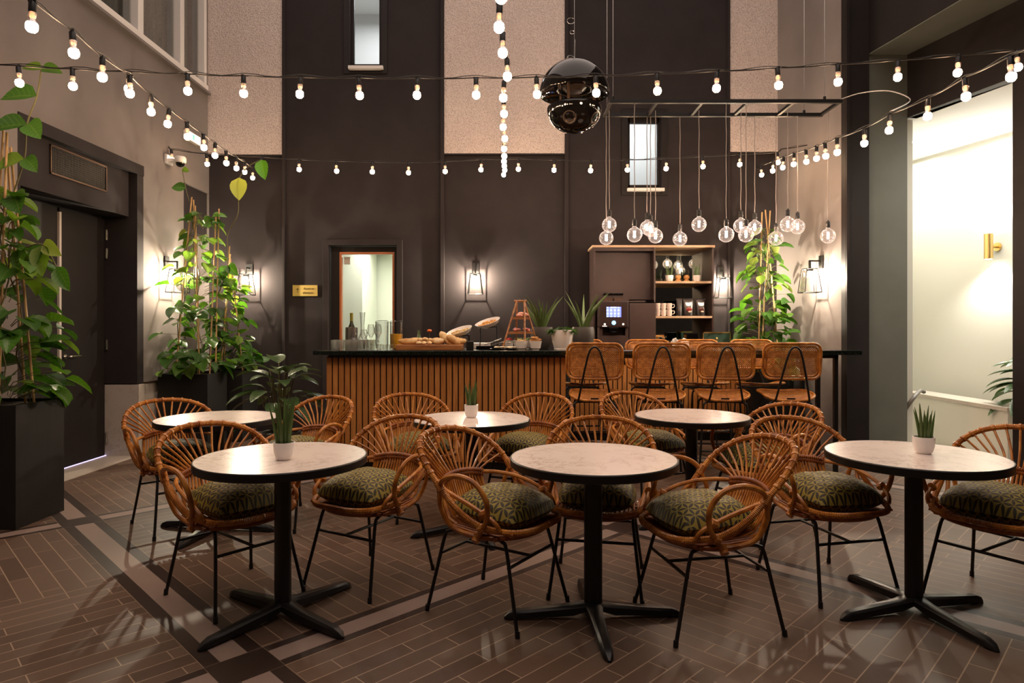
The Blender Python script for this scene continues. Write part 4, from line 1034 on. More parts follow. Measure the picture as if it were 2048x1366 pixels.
MB().lathe([(r_, z_-.045) for r_, z_ in prof]+[(R2*.97, -.080), (R2*.85, -.095), (0, -.10)], 64).build('lower_bowl', M['black_gloss'], spk)
for i in range(3):
    a = -PI*.62+i*2*PI/3; MB().tube([(.15*math.cos(a), .15*math.sin(a), -.10), (.15*math.cos(a), .15*math.sin(a), .05)], .010, 10).build('spacer_post', M['bronze'], spk)
for az, el in ((-PI*.60, .62), (-PI*.18, .55)):
    dv = Vector((math.cos(az)*math.cos(el), math.sin(az)*math.cos(el), -math.sin(el))); c = Vector((0, 0, -.088))+dv*.190; q = dv.to_track_quat('Z', 'Y').to_matrix().to_4x4()
    mb_ = MB(); mb_.lathe([(.036, -.004), (.047, .0), (.050, .006), (.043, .008), (.036, .002)], 32); mb_.lathe([(.036, .000), (.020, -.012), (0, -.016)], 24); mb_.xf(Matrix.Translation(c) @ q)
    mb_.build('tweeter_ring', simple('tweeter_rim', (.10, .075, .06), .2, .6), spk)
hk = MB(); hk.tube(cat_([(-.052, 0, .255), (-.052, 0, .29), (-.03, 0, .302), (-.008, 0, .29), (-.004, 0, .27)], 5), .004, 6)
hk.tube([(0, 0, .26), (.003, 0, .42)], .006, 6); hk.tube([(0, 0, .42), (0, 0, 5)], .0022, 5)
for z_, r_, x_ in ((.475, .016, -.016), (.56, .028, -.026)): hk.tube([(x_+r_*math.cos(a), .004, z_+r_*.8*math.sin(a)) for a in [i*PI/8 for i in range(16)]], .0018, 5, True)
hk.build('suspension_wire', M['chrome'], spk)

# ------------------------------------------------------------------ wall lanterns (project along -Y from the wall at local y = 0)
def sconce(label, loc, rz, on=True):
    t = thing('wall_lantern', label, 'wall lamp', loc, rz, 'glass wall lanterns')
    MB().box(-.045, .045, -.022, 0, -.075, .075).build('wall_plate', M['black'], t, smooth=False, bevel=.003)
    a = MB().box(-.010, .010, -.14, -.02, .005, .022).box(-.010, .010, -.15, -.13, -.08, .022); a.box(-.028, .028, -.168, -.112, -.105, -.078); a.build('bracket_arm', M['black'], t, smooth=False)
    f = MB(); zt_, zb_ = -.078, -.345; at, ab = .062, .094; c = Vector((0, -.14, 0)); r_ = .0055
    def ringp(h_, z): return [c+Vector(p) for p in ((h_, h_, z), (-h_, h_, z), (-h_, -h_, z), (h_, -h_, z))]
    T_, B2 = ringp(at, zt_), ringp(ab, zb_)
    for q in (T_, B2):
        for i in range(4): f.tube([q[i], q[(i+1) % 4]], r_, 4)
    for i in range(4): f.tube([T_[i], B2[i]], r_, 4)
    f.build('lantern_frame', M['black'], t, smooth=False)
    g = MB()
    for i in range(4):
        j = (i+1) % 4; g.sheet([[T_[i], T_[j]], [B2[i], B2[j]]])
    g.build('glass_pane', M['pane'], t, smooth=False)
    b = MB().lathe([(0, -.105), (.014, -.107), (.017, -.12), (.026, -.14), (.030, -.158), (.024, -.180), (0, -.192)], 14, (0, -.14, 0)).build('bulb', M['pend_glass'], t)
    MB().lathe([(0, -.128), (.0065, -.130), (.0075, -.155), (.0065, -.176), (0, -.178)], 8, (0, -.14, 0)).build('bulb_filament', M['sconce_bulb'], b)
    return t
sconce('black glass wall lantern on the left plaster wall, left of the corner plants', (XL, 7.58, 2.14), PI/2)
sconce('black glass wall lantern on the dark back wall, right of the corner plants', (W(500, 0, DB)[0], DB, 2.16), 0)
sconce('black glass wall lantern in the middle of the back wall above the bar', (W(952, 0, DB)[0], DB, 2.17), 0)
sconce('black glass wall lantern between the shelf unit and the right corner plant', (W(1440, 0, DB)[0], DB, 2.12), 0)
sconce('black glass wall lantern on the right plaster wall', (XR, 7.40, 2.13), -PI/2)

# ------------------------------------------------------------------ cctv and exit sign
cc = thing('security_camera', 'white dome security camera on the left plaster wall under the lights', 'camera', (XL, 7.62, 3.335))
MB().box(0, .03, -.07, .07, -.04, .07).box(.0, .12, -.03, .03, -.01, .03).build('wall_mount', M['white_metal'], cc, smooth=False, bevel=.004)
MB().lathe([(0, .055), (.055, .052), (.066, .035), (.066, -.005), (.058, -.02), (0, -.02)], 28, (.15, 0, 0)).build('housing', M['white_metal'], cc)
MB().lathe([(.050, -.018), (.046, -.045), (.028, -.064), (0, -.070)], 24, (.15, 0, 0)).build('dome', M['black_gloss'], cc)
ex = thing('exit_light', 'white emergency exit light box with a green pictogram on the left wall', 'exit sign', (XL, 8.15, 3.76))
MB().prism([(0, -.17), (.06, -.17), (.06, .17), (0, .17)], -.055, .06).build('housing', M['white_metal'], ex, smooth=False, bevel=.01)
b_ = MB().box(.061, .063, -.15, .15, -.05, .045).build('diffuser', emit('exit_diffuser', (.9, .85, .78), .8), ex, smooth=False)
q = MB(); q.box(.063, .065, -.055, -.005, -.03, .03); q.build('pictogram_field', emit('exit_green', (.05, .55, .22), 1.0), ex, smooth=False)
q = MB(); q.ball((.067, -.022, .018), .006, 6, 4); q.tube([(.066, -.025, .012), (.066, -.032, -.006)], .004, 5).tube([(.066, -.032, -.006), (.066, -.020, -.014), (.066, -.024, -.024)], .003, 5).tube([(.066, -.032, -.006), (.066, -.044, -.022)], .003, 5); q.build('running_figure', M['white'], ex)

# ------------------------------------------------------------------ shelf unit, mirror, machine and shelf goods
CT = .986
su = thing('shelf_unit', 'brown open shelf unit with mirror back and pale wood top on the back counter', 'shelf', (0, 0, 0))
x0, x1, xm, y0, yb, zt = 1.03, 2.545, 1.80, 8.20, DB-.001, 2.395
for xa_, xb_2 in ((x0, x0+.022), (xm-.011, xm+.011), (x1-.022, x1)): MB().box(xa_, xb_2, y0, yb, CT, zt).build('side_panel', M['brown_panel'], su, smooth=False)
MB().box(x0+.022, xm-.011, 8.40, 8.42, CT, zt).box(x0+.022, xm-.011, y0+.02, 8.40, zt-.04, zt-.001).build('back_panel', M['brown_panel'], su, smooth=False)
MB().box(x0-.02, x1+.01, y0-.02, yb, zt, zt+.028).build('top_board', M['light_wood'], su, smooth=False)
MB().box(xm+.011, x1-.022, y0+.01, yb-.02, 1.945, 1.972).build('shelf', M['light_wood'], su, smooth=False)
MB().box(xm+.011, x1-.022, y0-.005, yb-.02, 1.505, 1.532).build('shelf', M['light_wood'], su, smooth=False)
MB().box(xm+.011, x1-.022, yb-.02, yb-.012, CT, zt).build('mirror', simple('smoked_mirror', (.62, .66, .58), .03, 1.), su, smooth=False)
cmx = thing('coffee_machine', 'brown-black automatic coffee machine with glowing blue touchscreen', 'coffee machine', (1.245, 8.0, CT))
MB().box(-.17, .19, 0, .38, 0, .30).box(-.17, -.13, -.0, .38, .30, .72).box(-.13, .19, .12, .38, .28, .72).box(.15, .19, 0, .12, .28, .72).build('machine_body', M['brown_panel'], cmx, smooth=False, bevel=.004)
MB().box(-.18, .185, -.05, .12, .40, .725).build('front_bezel', simple('dark_bezel', (.035, .02, .018), .3), cmx, smooth=False, bevel=.014)
def screen():
    m, nt, b = mat('blue_touchscreen'); v = coords(nt); s = nt.nodes.new('ShaderNodeSeparateXYZ'); nt.links.new(v, s.inputs[0])
    fx = mt(nt, 'ABSOLUTE', mt(nt, 'SUBTRACT', mt(nt, 'FRACT', mt(nt, 'MULTIPLY', mt(nt, 'ADD', s.outputs[0], 10.09), 1/.045)), .5)); fz = mt(nt, 'ABSOLUTE', mt(nt, 'SUBTRACT', mt(nt, 'FRACT', mt(nt, 'MULTIPLY', mt(nt, 'ADD', s.outputs[2], 10.), 1/.04)), .5))
    f = mt(nt, 'MULTIPLY', mt(nt, 'LESS_THAN', fx, .27), mt(nt, 'LESS_THAN', fz, .33))
    c = mixc(nt, f, (.10, .12, .50), (.28, .40, .85)); nt.links.new(c, b.inputs['Emission Color']); setp(b, Base_Color=(.05, .05, .1), Emission_Strength=1.1); return m
MB().box(-.09, .09, 0, .004, -.062, .062).build('touchscreen', screen(), cmx, loc=(0, -.055, .59), smooth=False)
MB().box(-.035, .035, -.0565, -.0552, .642, .650).build('screen_header', emit('screen_white', (.9, .92, 1), 1.2), cmx, smooth=False)
q = MB().lathe([(0, 0), (.026, 0), (.026, .006), (0, .008)], 20); q.xf(Matrix.Translation((0, -.05, .458)) @ Matrix.Rotation(PI/2, 4, 'X')); q.build('start_button', emit('blue_button', (.16, .45, .95), 1.3), cmx)
for x in (-.11, .115):
    q = MB().lathe([(0, 0), (.011, 0), (.011, .004), (0, .005)], 12); q.xf(Matrix.Translation((x, -.05, .44)) @ Matrix.Rotation(PI/2, 4, 'X')); q.build('indicator_light', emit('indicator', (1, .85, .7), 1.5), cmx)
MB().box(-.14, -.085, -.053, -.050, .412, .420).build('badge', emit('badge_white', (.9, .85, .8), .5), cmx, smooth=False)
MB().box(-.055, .055, -.065, .06, .345, .40).box(-.03, .03, -.07, -.02, .33, .35).build('dispenser_spout', M['black_gloss'], cmx, smooth=False, bevel=.004)
for z_ in (.04, .10, .16, .22): MB().box(-.07, .09, -.004, 0, z_, z_+.012).build('drip_slot', M['black'], cmx, smooth=False)
for x in (-.05, .075):
    MB().box(x-.055, x+.055, .05, .20, .725, .80).build('bean_hopper', M['glass'], cmx, smooth=False); MB().box(x-.05, x+.05, .055, .195, .727, .765).build('coffee_beans', noisy('coffee_beans', (.03, .012, .006), (.12, .05, .025), 90, .4, bs=.6), cmx, smooth=False)
    MB().box(x-.058, x+.058, .045, .205, .80, .825).build('hopper_lid', M['black_gloss'], cmx, smooth=False, bevel=.005)
mf = thing('milk_cooler', 'plain brown-black cooler box standing right of the coffee machine', 'cooler', (1.61, 8.02, CT))
MB().box(-.165, .165, 0, .36, 0, .70).build('cooler_body', M['brown_panel'], mf, smooth=False, bevel=.006)
q = MB(); q.tube(cat_([(-.16, .04, .74), (0, .04, .742), (.06, .04, .735), (.075, .04, .705)], 4), .006, 6); q.box(-.165, .165, .02, .34, .70, .712); q.box(.05, .15, .03, .1, .712, .745); q.build('hose_fitting', M['black_gloss'], mf)
# goods on the shelves
small_pot_plant((2.02, 8.34, 1.973), 'grassy snake plant in white pot on the upper shelf, left one', 13, r=.050, h=.082, ph=.17, n=18, group='white potted plants on the upper shelf', w0=.009)
small_pot_plant((2.37, 8.34, 1.973), 'grassy snake plant in white pot on the upper shelf, right one', 17, r=.050, h=.082, ph=.18, n=18, group='white potted plants on the upper shelf', w0=.009)
for x, l in ((2.135, 'left'), (2.245, 'right')):
    t = thing('wooden_grinder', 'small round wooden grinder on the upper shelf, %s one' % l, 'grinder', (x, 8.36, 1.973), 0, 'wooden grinders on the shelf')
    MB().lathe([(0, 0), (.036, 0), (.038, .012), (.026, .030), (.022, .034), (.035, .046), (.038, .062), (.033, .080), (.018, .088), (0, .090)], 22).build('grinder_body', M['orange_wood2'] if 'orange_wood2' in M else simple('golden_wood', (.52, .26, .085), .45), t)
    MB().lathe([(0, .09), (.03, .09), (.034, .11), (.030, .15), (.0, .152)], 18).build('glass_top', M['tumbler'], t)
cup_m = simple('speckled_white_china', (.72, .60, .54), .3)
for j in range(3):
    for i in range(2):
        x = 1.855+j*.074; z = 1.533+i*.082
        t = thing('stacked_mug', 'white speckled mug on the lower shelf, %s layer, %s column' % (('lower', 'upper')[i], ('left', 'middle', 'right')[j]), 'mug', (x, 8.28, z), 0, 'white mugs on the lower shelf')
        MB().lathe([(0, 0), (.032, 0), (.038, .014), (.042, .080), (.039, .080), (.035, .014), (0, .006)], 20, sx=.85).build('cup', cup_m, t)
        MB().tube(cat_([(.033, -.012, .062), (.056, -.022, .064), (.058, -.022, .034), (.033, -.012, .022)], 4), .005, 6).build('handle', cup_m, t)
def bag(x, w, l, c):
    t = thing('coffee_bag', l, 'coffee bag', (x, 8.30, 1.533))
    q = MB(); rows = []
    for i in range(7):
        f = i/6; z = .205*f; b_ = .045*(1-f**2*.75); rows.append([(w*.5*math.cos(a)*(1 if abs(math.cos(a)) > .5 else 1), -b_*math.sin(a), z) for a in [k2*PI/8 for k2 in range(17)]])
    q.sheet([r[::-1] for r in rows]); q.build('bag_body', simple('black_foil_bag', (.012, .008, .008), .28), t)
    if c:
        q = MB(); q.ball((0, -.046, .085), .040, 14, 8, (1, .15, .62)); q.build('cup_picture', simple('red_cup_print', c, .3), t)
        q = MB(); q.ball((.005, -.050, .055), .020, 12, 6, (1, .12, .55)); q.build('label_oval', simple('cream_print', (.60, .42, .34), .4), t)
        q = MB(); q.sheet([[(-.045, -.030, .175), (-.01, -.036, .165), (.04, -.030, .18)], [(-.035, -.040, .135), (0, -.044, .125), (.03, -.040, .14)]]); q.build('foil_highlight', simple('silver_highlight', (.45, .40, .38), .2, .7), t)  # silver sheet painted on as a highlight of the foil
    MB().box(-w*.5, w*.5, -.006, .006, .20, .225).build('bag_seal', simple('black_foil_seal', (.02, .012, .012), .3), t, smooth=False)
bag(2.135, .08, 'plain dark foil pouch on the lower shelf beside the mugs', None)
bag(2.25, .14, 'black coffee bag with a bright red cup picture on the lower shelf', (.22, .02, .015)); bag(2.41, .135, 'black coffee bag with a dark brown cup picture on the lower shelf', (.07, .018, .014))
# goods on the back counter
t = thing('tea_box', 'open dark green tea box with gold rim and gold emblem on the back counter', 'box', (2.52, 8.0, CT))
MB().box(-.165, .165, 0, .012, .02, .34).build('lid', simple('deep_green_lining', (.008, .035, .02), .5), t, smooth=False)
MB().box(-.17, .17, 0, .22, 0, .09).build('tray', simple('deep_green_box', (.008, .03, .018), .4), t, smooth=False)
q = MB().box(-.172, .172, -.004, .014, .33, .345).box(-.172, -.160, -.004, .014, .02, .345).box(.160, .172, -.004, .014, .02, .345); q.build('gold_rim', M['brass'], t, smooth=False)
q = MB().cbox((0, -.003, .245), (.026, .004, .035)); q.lathe([(0, .262), (.016, .265), (.006, .278), (0, .285)], 8, (0, -.003, 0)); q.build('emblem', M['brass'], t, smooth=False)
MB().box(-.07, .07, 0, .16, 0, .33).build('black_canister', M['black_gloss'], loc=(2.235, 8.05, CT), smooth=False, bevel=.006, label='square black container on the back counter left of the green tea box', cat='container')
def tumbler_(loc, label, r=.034, h=.10, nm='drinking_glass', grp=None, mat_=None, n=14):
    return MB().lathe([(r*.80, 0), (r*.86, .004), (r, h), (r*.94, h), (r*.80, .012), (0, .010)], n).build(nm, mat_ or M['tumbler'], loc=loc, label=label, cat='glass', group=grp)
tumbler_((2.79, 8.05, CT), 'tall clear glass right of the green tea box', .045, .32)
for i, (x, z) in enumerate(((1.87, .0), (1.95, 0), (2.03, 0))):
    tumbler_((x, 7.99, CT+z), 'upturned glass on the back counter, %s of three' % ('left', 'middle', 'right')[i], .035, .22+.02*i)
q = MB(); rows = [[(-.10+.03*i, -.05+.02*j+.02*math.sin(i*2.1), .10+.03*math.sin(i*1.7+j)+.02*j) for i in range(8)] for j in range(6)]
q.sheet(rows); o = q.build('linen_napkin', M['white'], loc=(2.06, 7.97, CT+.05), label='crumpled white napkin on the back counter behind the stools', cat='napkin'); so = o.modifiers.new('s', 'SOLIDIFY'); so.thickness = .01

# ------------------------------------------------------------------ buffet on the bar top
def on(px, d): return ((px-1024)*d/F, d, BT)
r = random.Random(5); grp = 'cut glass tumblers on the bar'
gl = []
for row, d in enumerate((6.32, 6.41, 6.50)):
    for i in range(6): gl.append((668+i*14.2+row*3, d))
names_r = ('front', 'middle', 'back')
for k2, (px, d) in enumerate(gl):
    tumbler_(on(px, d), 'clear cut glass tumbler on the bar left end, %s row, %s from the left' % (names_r[k2//6], ('first', 'second', 'third', 'fourth', 'fifth', 'sixth')[k2 % 6]), .033, .098, 'tumbler', grp)
def wineglass(px, d, h, l, up=True):
    rr_ = .035
    MB().lathe([(0, 0), (.032, .001), (.032, .003), (.005, .010), (.004, h*.42), (.012, h*.47), (rr_, h*.66), (rr_*.98, h*.82), (rr_*.75, h), (rr_*.72, h), (rr_*.93, h*.82), (rr_*.93, h*.67), (.008, h*.49), (0, h*.485)], 20).build('wine_glass', M['jug_glass'], loc=on(px, d), label=l, cat='glass', group='stemmed wine glasses on the bar')
wineglass(742, 6.36, .25, 'stemmed wine glass just left of the water pitcher, front'); wineglass(728, 6.56, .20, 'stemmed wine glass below the carafe neck'); wineglass(756, 6.33, .25, 'stemmed wine glass standing before the water pitcher'); wineglass(708, 6.58, .17, 'stemmed wine glass before the steel wine cooler')
wc = thing('wine_cooler', 'brushed steel wine cooler cylinder holding the bottle', 'wine cooler', on(703, 6.68)); MB().lathe([(0, 0), (.060, 0), (.062, .01), (.062, .22), (.058, .222), (.056, .21), (.056, .02), (0, .02)], 28).build('cooler_body', M['chrome'], wc)
wb = thing('wine_bottle', 'dark green wine bottle with yellow foil standing in the steel cooler', 'bottle', (on(703, 6.68)[0], 6.68, BT+.022))
MB().lathe([(0, 0), (.036, 0), (.037, .17), (.032, .205), (.016, .245), (.0145, .33), (.016, .332), (.016, .345), (0, .346)], 22).build('bottle_glass', simple('dark_bottle_glass', (.012, .016, .006), .08), wb)
MB().lathe([(.0165, .262), (.0165, .33), (.0175, .347), (0, .348)], 18).build('foil', simple('gold_green_foil', (.33, .30, .05), .35, .4), wb)
MB().lathe([(0, 0), (.058, 0), (.062, .01), (.055, .09), (.022, .16), (.018, .24), (.028, .375), (.026, .375), (.016, .24), (.020, .16), (.052, .09), (.058, .012), (0, .008)], 26).build('glass_carafe', M['jug_glass'], loc=on(725, 6.66), label='empty clear glass carafe with flared neck right of the wine bottle', cat='carafe')
def pitcher(px, d, label, juice):
    t = thing('pitcher', label, 'pitcher', on(px, d)); t.scale = (1, 1, 1.24)
    MB().lathe([(0, 0), (.060, 0), (.064, .01), (.066, .22), (.064, .22), (.062, .012), (0, .01)], 28).build('jug', M['jug_glass'], t)
    MB().lathe([(0, .232), (.05, .236), (.067, .228), (.068, .214), (.064, .214)], 24).build('lid', M['jug_glass'], t)
    MB().tube(cat_([(-.02, -.064, .20), (-.02, -.10, .19), (-.02, -.10, .08), (-.02, -.062, .06)], 5), .008, 8).build('handle', M['jug_glass'], t)
    MB().lathe([(0, .012), (.0605, .012), (.0625, .125 if juice else .19), (0, .125 if juice else .19)], 26).build('juice' if juice else 'water', simple('orange_juice', (.95, .50, .02), .35, Emission_Strength=0.) if juice else M['glass'], t)
pitcher(764, 6.62, 'clear water pitcher left of the orange juice', False); pitcher(793, 6.50, 'clear pitcher half filled with orange juice', True)
for i, (px, d, w) in enumerate(((770, 6.30, .06), (783, 6.34, .05), (797, 6.30, .05), (758, 6.45, .05))):
    tumbler_(on(px, d), 'small clear shot glass in front of the pitchers, %s' % ('leftmost in front', 'middle one', 'nearest the bread board', 'left behind the others')[i], .028, .055, 'shot_glass', 'small glasses before the pitchers')
cb = MB().box(-.32, .32, -.13, .13, 0, .052); cb.build('bread_board', M['wood'], loc=(on(861, 6.36)[0], 6.36, BT), smooth=False, bevel=.005, label='thick orange-brown wooden bread board on the bar', cat='cutting board')
M['bread'] = noisy('golden_bread_crust', (.50, .25, .07), (.78, .55, .27), 11, .7, bs=.4); M['crumb'] = noisy('pale_bread', (.62, .40, .17), (.85, .68, .42), 16, .8, bs=.5)
def loaf(px, d, z, L, r_, rz, ry, label, nm='baguette', m='bread', seed=1, g=None):
    q = MB(); pts, rs = [], []; R_ = random.Random(seed)
    for i in range(15):
        f = i/14; pts.append((L*(f-.5), .006*math.sin(f*5+seed), .004*math.sin(f*9+seed))); rs.append(r_*(max(.05, 1-abs(2*f-1)**3.2))**.5*(1+.05*math.sin(f*23+seed)))
    q.tube(pts, rs, 12, flat=1.15); q.xf(Matrix.Rotation(rz, 4, 'Z') @ Matrix.Rotation(ry, 4, 'Y'))
    q.build(nm, M[m], loc=((px-1024)*d/F, d, BT+z), label=label, cat='bread', group=g)
loaf(826, 6.38, .083, .29, .034, .05, 0, 'long baguette lying at the left end of the bread board', seed=2)
loaf(893, 6.40, .112, .19, .036, -.5, .75, 'large pale roll leaning over the others, board right part', 'bread_roll', 'crumb', 3)
loaf(907, 6.36, .098, .16, .034, .3, .55, 'golden roll lying against the leaning one', 'bread_roll', 'bread', 4)
loaf(917, 6.46, .086, .16, .033, .1, .05, 'roll at the right end of the bread board', 'bread_roll', 'bread', 5)
loaf(875, 6.36, .084, .13, .031, -.1, 0, 'short roll in the board middle front', 'bread_roll', 'crumb', 6)
loaf(880, 6.47, .090, .14, .031, .3, 0, 'roll at the back of the bread board', 'bread_roll', 'bread', 7)
w_ = ('leftmost at the bottom', 'second at the bottom', 'third at the bottom', 'left one on top', 'middle one on top', 'right one on top', 'at the back')
for i, (px, d, z) in enumerate(((838, 6.30, .070), (848, 6.29, .070), (859, 6.30, .070), (840, 6.35, .100), (850, 6.36, .106), (860, 6.35, .098), (866, 6.42, .080))):
    q = MB(); q.ball((0, 0, 0), .028, 10, 7, (1.1, .9, .62)); R_ = random.Random(i); q.v = [(x*(1+R_.uniform(-.1, .1)), y*(1+R_.uniform(-.1, .1)), z2*(1+R_.uniform(-.12, .12))) for x, y, z2 in q.v]
    q.build('bread_slice', M['crumb'], loc=((px-1024)*d/F, d, BT+z), rz=i*.7, label='cut piece of pale bread in the pile, '+w_[i], cat='bread', group='cut bread pieces on the board')
# little cactus and orange flower
t = thing('small_cactus', 'tiny green tree-shaped cactus behind the bread', 'potted plant', on(838, 6.72)); MB().lathe([(0, 0), (.024, 0), (.03, .05), (.026, .05), (0, .045)], 18).build('pot', M['grey_pot'], t)
q = MB(); q.tc = (.02, .06, .02)
for i in range(5): q.lathe([(.030-.004*i, .05+.026*i), (.012, .085+.026*i)], 9)
q.lathe([(.03, .05), (.026, .10), (.012, .155), (0, .19)], 10); q.build('cactus_body', M['succulent'], t)
t = thing('orange_flower', 'single orange flower in a small vase behind the bread', 'flower', on(858, 6.72)); MB().lathe([(0, 0), (.018, 0), (.020, .05), (.008, .08), (.010, .09), (0, .088)], 14).build('vase', M['glass'], t)
MB().tube([(0, 0, .02), (.004, 0, .175)], .002, 5).build('stem', M['stem'], t); q = MB(); q.ball((.004, 0, .185), .026, 12, 7, (1, 1, .62)); q.build('blossom', noisy('orange_petals', (.75, .10, .015), (.85, .22, .03), 90, .6, bs=.8), t)
# tilted oval bowls on stands
def tilted(px, py, d, label, c1, c2, zleg):
    x, y, z = W(px, py, d); t = thing('tilted_oval_bowl', label, 'bowl', (x, y, BT)); hz = z-BT
    b = MB(); prof = [(0, -.028), (.05, -.026), (.11, .004), (.135, .040), (.130, .040), (.105, .010), (.05, -.014), (0, -.016)]
    b.lathe(prof, 36, sx=1., sy=.80); RM = Matrix.Translation((0, 0, hz)) @ Matrix.Rotation(math.radians(-17), 4, 'Y') @ Matrix.Rotation(math.radians(17), 4, 'X'); b.xf(RM); b.build('bowl', M['white'], t)
    R_ = random.Random(px); f = MB()
    for i in range(70):
        a, q_ = R_.random()*2*PI, math.sqrt(R_.random())*.098; f.ball((q_*math.cos(a), q_*.78*math.sin(a), .006+.016*R_.random()+.012*(1-q_/.1)), .010, 6, 4, (1.2, .9, .6))
    f.xf(RM); o_ = f.build('bowl_contents', noisy('flakes_%d' % px, c1, c2, 60, .6), t)
    s = MB(); hh = hz-.035
    for sx__ in (-.085, .085):
        for sy__ in (-.06, .06): s.tube([(sx__, sy__, 0), (sx__, sy__, hh+.02*(1 if sx__ > 0 else -.2))], .005, 6)
    s.tube([(-.085, -.06, hh-.004), (.085, -.06, hh+.02)], .005, 6).tube([(-.085, .06, hh-.004), (.085, .06, hh+.02)], .005, 6).tube([(-.085, -.06, hh-.004), (-.085, .06, hh-.004)], .005, 6).tube([(.085, -.06, hh+.02), (.085, .06, hh+.02)], .005, 6)
    s.build('wire_stand', M['black'], t)
tilted(921, 667, 6.62, 'white oval bowl of pale flakes tilted on a low black stand', (.62, .42, .16), (.80, .62, .30), .1)
tilted(977, 650, 6.72, 'white oval bowl of orange flakes tilted on the higher black stand', (.66, .27, .05), (.82, .46, .12), .18)
# wooden step ladder etagere
lad = thing('wooden_ladder_stand', 'wooden A-frame ladder stand with plates of food on its steps', 'food stand', on(1041, 6.55))
zt_ = .485; s_ = MB()
for sx__ in (-.042, .042):
    for f_ in (-1, 1):
        MB().tube([(sx__*.9, f_*.02, zt_), (sx__+(-.14 if f_ < 0 else .12)*(1 if True else 1)*(1 if f_ < 0 else 1) if sx__ < 0 and f_ < 0 else (sx__+(.15 if sx__ > 0 else -.0)*(1 if f_ > 0 else .0)), f_*.16, 0)], .0095, 4).build('ladder_leg', M['wood'], lad, smooth=False)
MB().tube([(-.065, 0, zt_), (.065, 0, zt_)], .011, 10).build('top_bar', M['wood'], lad)
for z_, w_2 in ((.30, .075), (.155, .11)):
    MB().box(-w_2-.02, w_2+.02, -.115+z_*.18, -.09+z_*.18, z_, z_+.016).build('step', M['wood'], lad, smooth=False)
    MB().box(-w_2, w_2, -.09+z_*.1, .10-z_*.1, z_+.016, z_+.024).build('tier_board', M['wood'], lad, smooth=False)
def pile(nm, label, loc, n, rad, sz, c1, c2, seed, sq=(1, 1, .7), h=.02, cat='food'):
    R_ = random.Random(seed); f = MB()
    for i in range(n):
        a, q_ = R_.random()*2*PI, math.sqrt(R_.random())*rad; f.ball((q_*math.cos(a), q_*math.sin(a)*.8, sz*.6+h*R_.random()), sz, 8, 5, sq)
    return f.build(nm, noisy(nm+str(seed), c1, c2, 50, .5), loc=loc, label=label, cat=cat, kind='stuff')
lx, ly = on(1041, 6.55)[:2]
pile('sliced_ham', 'pink sliced ham folded on the top tier of the ladder stand', (lx+.01, ly, BT+.324), 6, .04, .026, (.75, .33, .25), (.85, .50, .40), 1, (1.4, 1, .7))
pile('cured_meat', 'red and white cured meat rolls on the lower tier of the ladder stand', (lx, ly-.01, BT+.179), 18, .085, .016, (.50, .05, .05), (.80, .50, .45), 2)
def bowl(px, d, label, r_=.048, h=.072, sq=True):
    t = thing('small_bowl', label, 'bowl', on(px, d), PI/4 if sq else 0, 'small white bowls on the bar')
    MB().lathe([(0, 0), (r_*.55, 0), (r_*.58, .010), (r_*.78, .018), (r_, h), (r_*.93, h), (r_*.72, .024), (0, .02)], 24).build('bowl_body', M['white'], t); return t
bowl(1018, 6.60, 'white bowl holding small red tomatoes, left behind the ladder foot', .048, .09); pile('cherry_tomatoes', 'red cherry tomatoes heaped in a white bowl', (on(1018, 6.6)[0], 6.6, BT+.075), 14, .032, .014, (.45, .012, .01), (.62, .04, .02), 3, (1, 1, 1))
bowl(1036, 6.72, 'white bowl of cucumber slices behind the ladder stand', .048, .09); pile('cucumber_slices', 'pale green cucumber slices in a white bowl', (on(1036, 6.72)[0], 6.72, BT+.078), 14, .034, .015, (.30, .36, .08), (.55, .58, .25), 4, (1.2, 1, .4))
bowl(1053, 6.74, 'white bowl of lettuce behind the ladder stand, right one', .048, .09); pile('lettuce', 'green lettuce leaves in a white bowl', (on(1053, 6.74)[0], 6.74, BT+.078), 14, .034, .016, (.12, .25, .04), (.35, .45, .15), 5, (1.2, 1, .5))
bowl(1043, 6.30, 'white square-rimmed bowl at the bar edge, left of two', .062, .088); pile('nuts', 'yellow nuts filling the left white bowl at the bar edge', (on(1043, 6.3)[0], 6.3, BT+.070), 16, .045, .012, (.55, .33, .12), (.75, .55, .28), 6)
bowl(1071, 6.30, 'white square-rimmed bowl at the bar edge, right of two', .062, .088); pile('cookies', 'round brown cookies heaped in the right white bowl', (on(1071, 6.3)[0], 6.3, BT+.078), 9, .040, .022, (.30, .12, .03), (.62, .32, .10), 7, (1.2, 1.1, .5), .03)
# trays with tongs and pale slices
MB().box(-.16, .16, -.09, .09, 0, .035).box(-.15, .15, -.08, .08, .035, .036).build('dark_serving_tray', M['black_gloss'], loc=on(985, 6.52), smooth=False, bevel=.008, label='black serving tray with tongs in the middle of the buffet', cat='tray')
MB().box(-.10, .10, -.06, .06, 0, .06).build('white_dish', M['white'], loc=on(962, 6.78), smooth=False, bevel=.008, label='white rectangular dish behind the black tray', cat='dish')
for i, (px, a, l) in enumerate(((985, .5, 'steel tongs on the black tray, leaning left'), (1000, .35, 'steel tongs on the black tray, middle pair'), (1014, .25, 'steel tongs on the black tray, nearest the bowls'))):
    q = MB(); q.tube([(-.08, 0, .045), (.09, .01, .045+.12*a)], .004, 6).tube([(-.08, .012, .045), (.09, .014, .045+.13*a)], .004, 6); q.build('serving_tongs', M['chrome'], loc=on(px, 6.5), label=l, cat='tongs', group='steel tongs on the buffet')
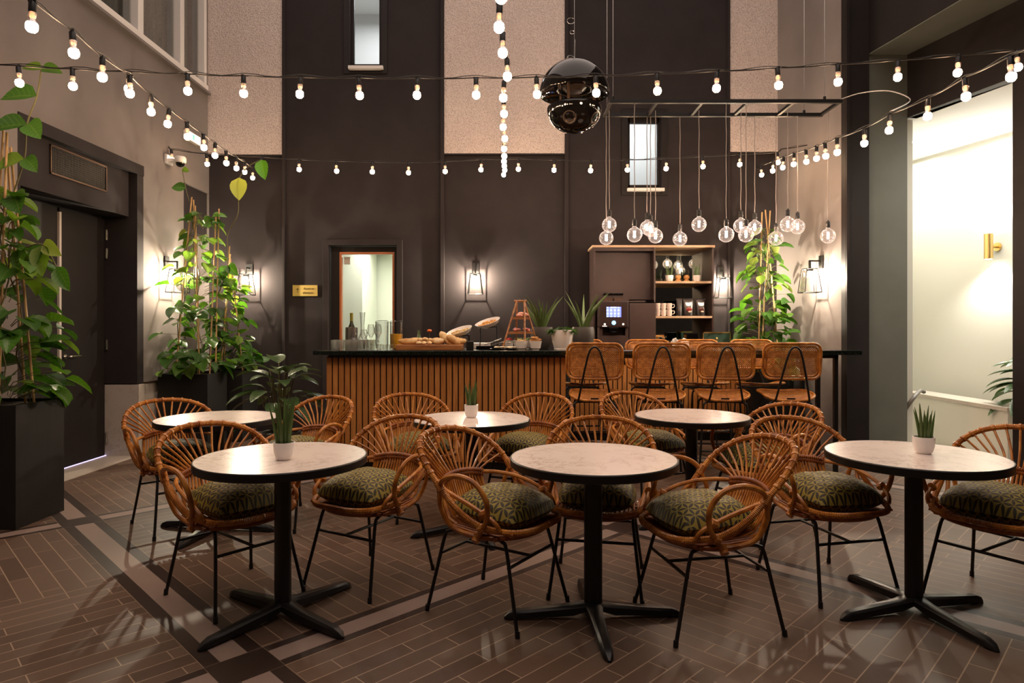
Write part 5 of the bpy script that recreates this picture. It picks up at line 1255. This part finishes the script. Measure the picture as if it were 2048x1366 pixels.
pile('sliced_cheese', 'row of pale sliced cheese on a flat plate near the bar edge', (on(1010, 6.34)[0], 6.34, BT+.012), 26, .10, .018, (.72, .58, .36), (.85, .76, .58), 8, (1.5, 1, .3), .008)
MB().lathe([(0, 0), (.10, 0), (.13, .012), (.125, .014), (0, .008)], 28, sx=1.1, sy=.6).build('flat_plate', M['black_gloss'], loc=on(1008, 6.34), label='flat dark plate under the sliced cheese', cat='plate')
MB().box(-.035, .035, -.03, .03, 0, .085).build('card_holder', M['black'], loc=on(940, 6.35), smooth=False, bevel=.004, label='small black block beside the bread board', cat='holder')
# pots with aloe and a white planter
def aloe(px, d, label, seed, r_=.105, h=.21, n=13, ph=.40):
    t = thing('potted_aloe', label, 'potted plant', on(px, d), 0, 'aloe plants in charcoal pots on the bar')
    MB().lathe([(0, 0), (r_*.62, 0), (r_*.82, h*.15), (r_*1.02, h*.55), (r_, h*.85), (r_*.93, h), (r_*.84, h), (r_*.82, h*.88), (0, h*.88)], 32).build('pot', M['grey_pot'], t)
    b = MB(); blades(b, n, 0, r_*.35, ph, .033, (.050, .105, .030), seed, .50, .28, 9, .45); b.xf(Matrix.Translation((0, 0, h*.86))); b.build('leaves', M['succulent'], t)
aloe(1084, 6.78, 'aloe in a charcoal pot behind the white planter, left one', 6, r_=.115, h=.225, ph=.38); aloe(1166, 6.70, 'aloe in a charcoal pot right of the white planter', 15, r_=.115, h=.225, ph=.42)
t = thing('white_planter', 'glossy white rounded planter with low dark green leaves on the bar', 'potted plant', on(1124, 6.42))
MB().lathe([(0, 0), (.080, 0), (.082, .012), (.078, .014), (.098, .08), (.112, .16), (.110, .195), (.104, .195), (.104, .17), (0, .17)], 40).build('pot', M['white'], t)
q = MB(); R_ = random.Random(3)
for i in range(46):
    a = R_.random()*2*PI; rr_ = .09*math.sqrt(R_.random()); leaf(q, (rr_*math.cos(a), rr_*math.sin(a), .18+.055*(1-rr_/.1)*R_.random()), (math.cos(a), math.sin(a), R_.uniform(.0, .5)), (0, 0, 1), R_.uniform(.06, .10), R_.uniform(.04, .055), 1.0, .2, GREENS[R_.choice((0, 2, 5, 5))])
q.build('foliage', M['leaf'], t, ang=60)
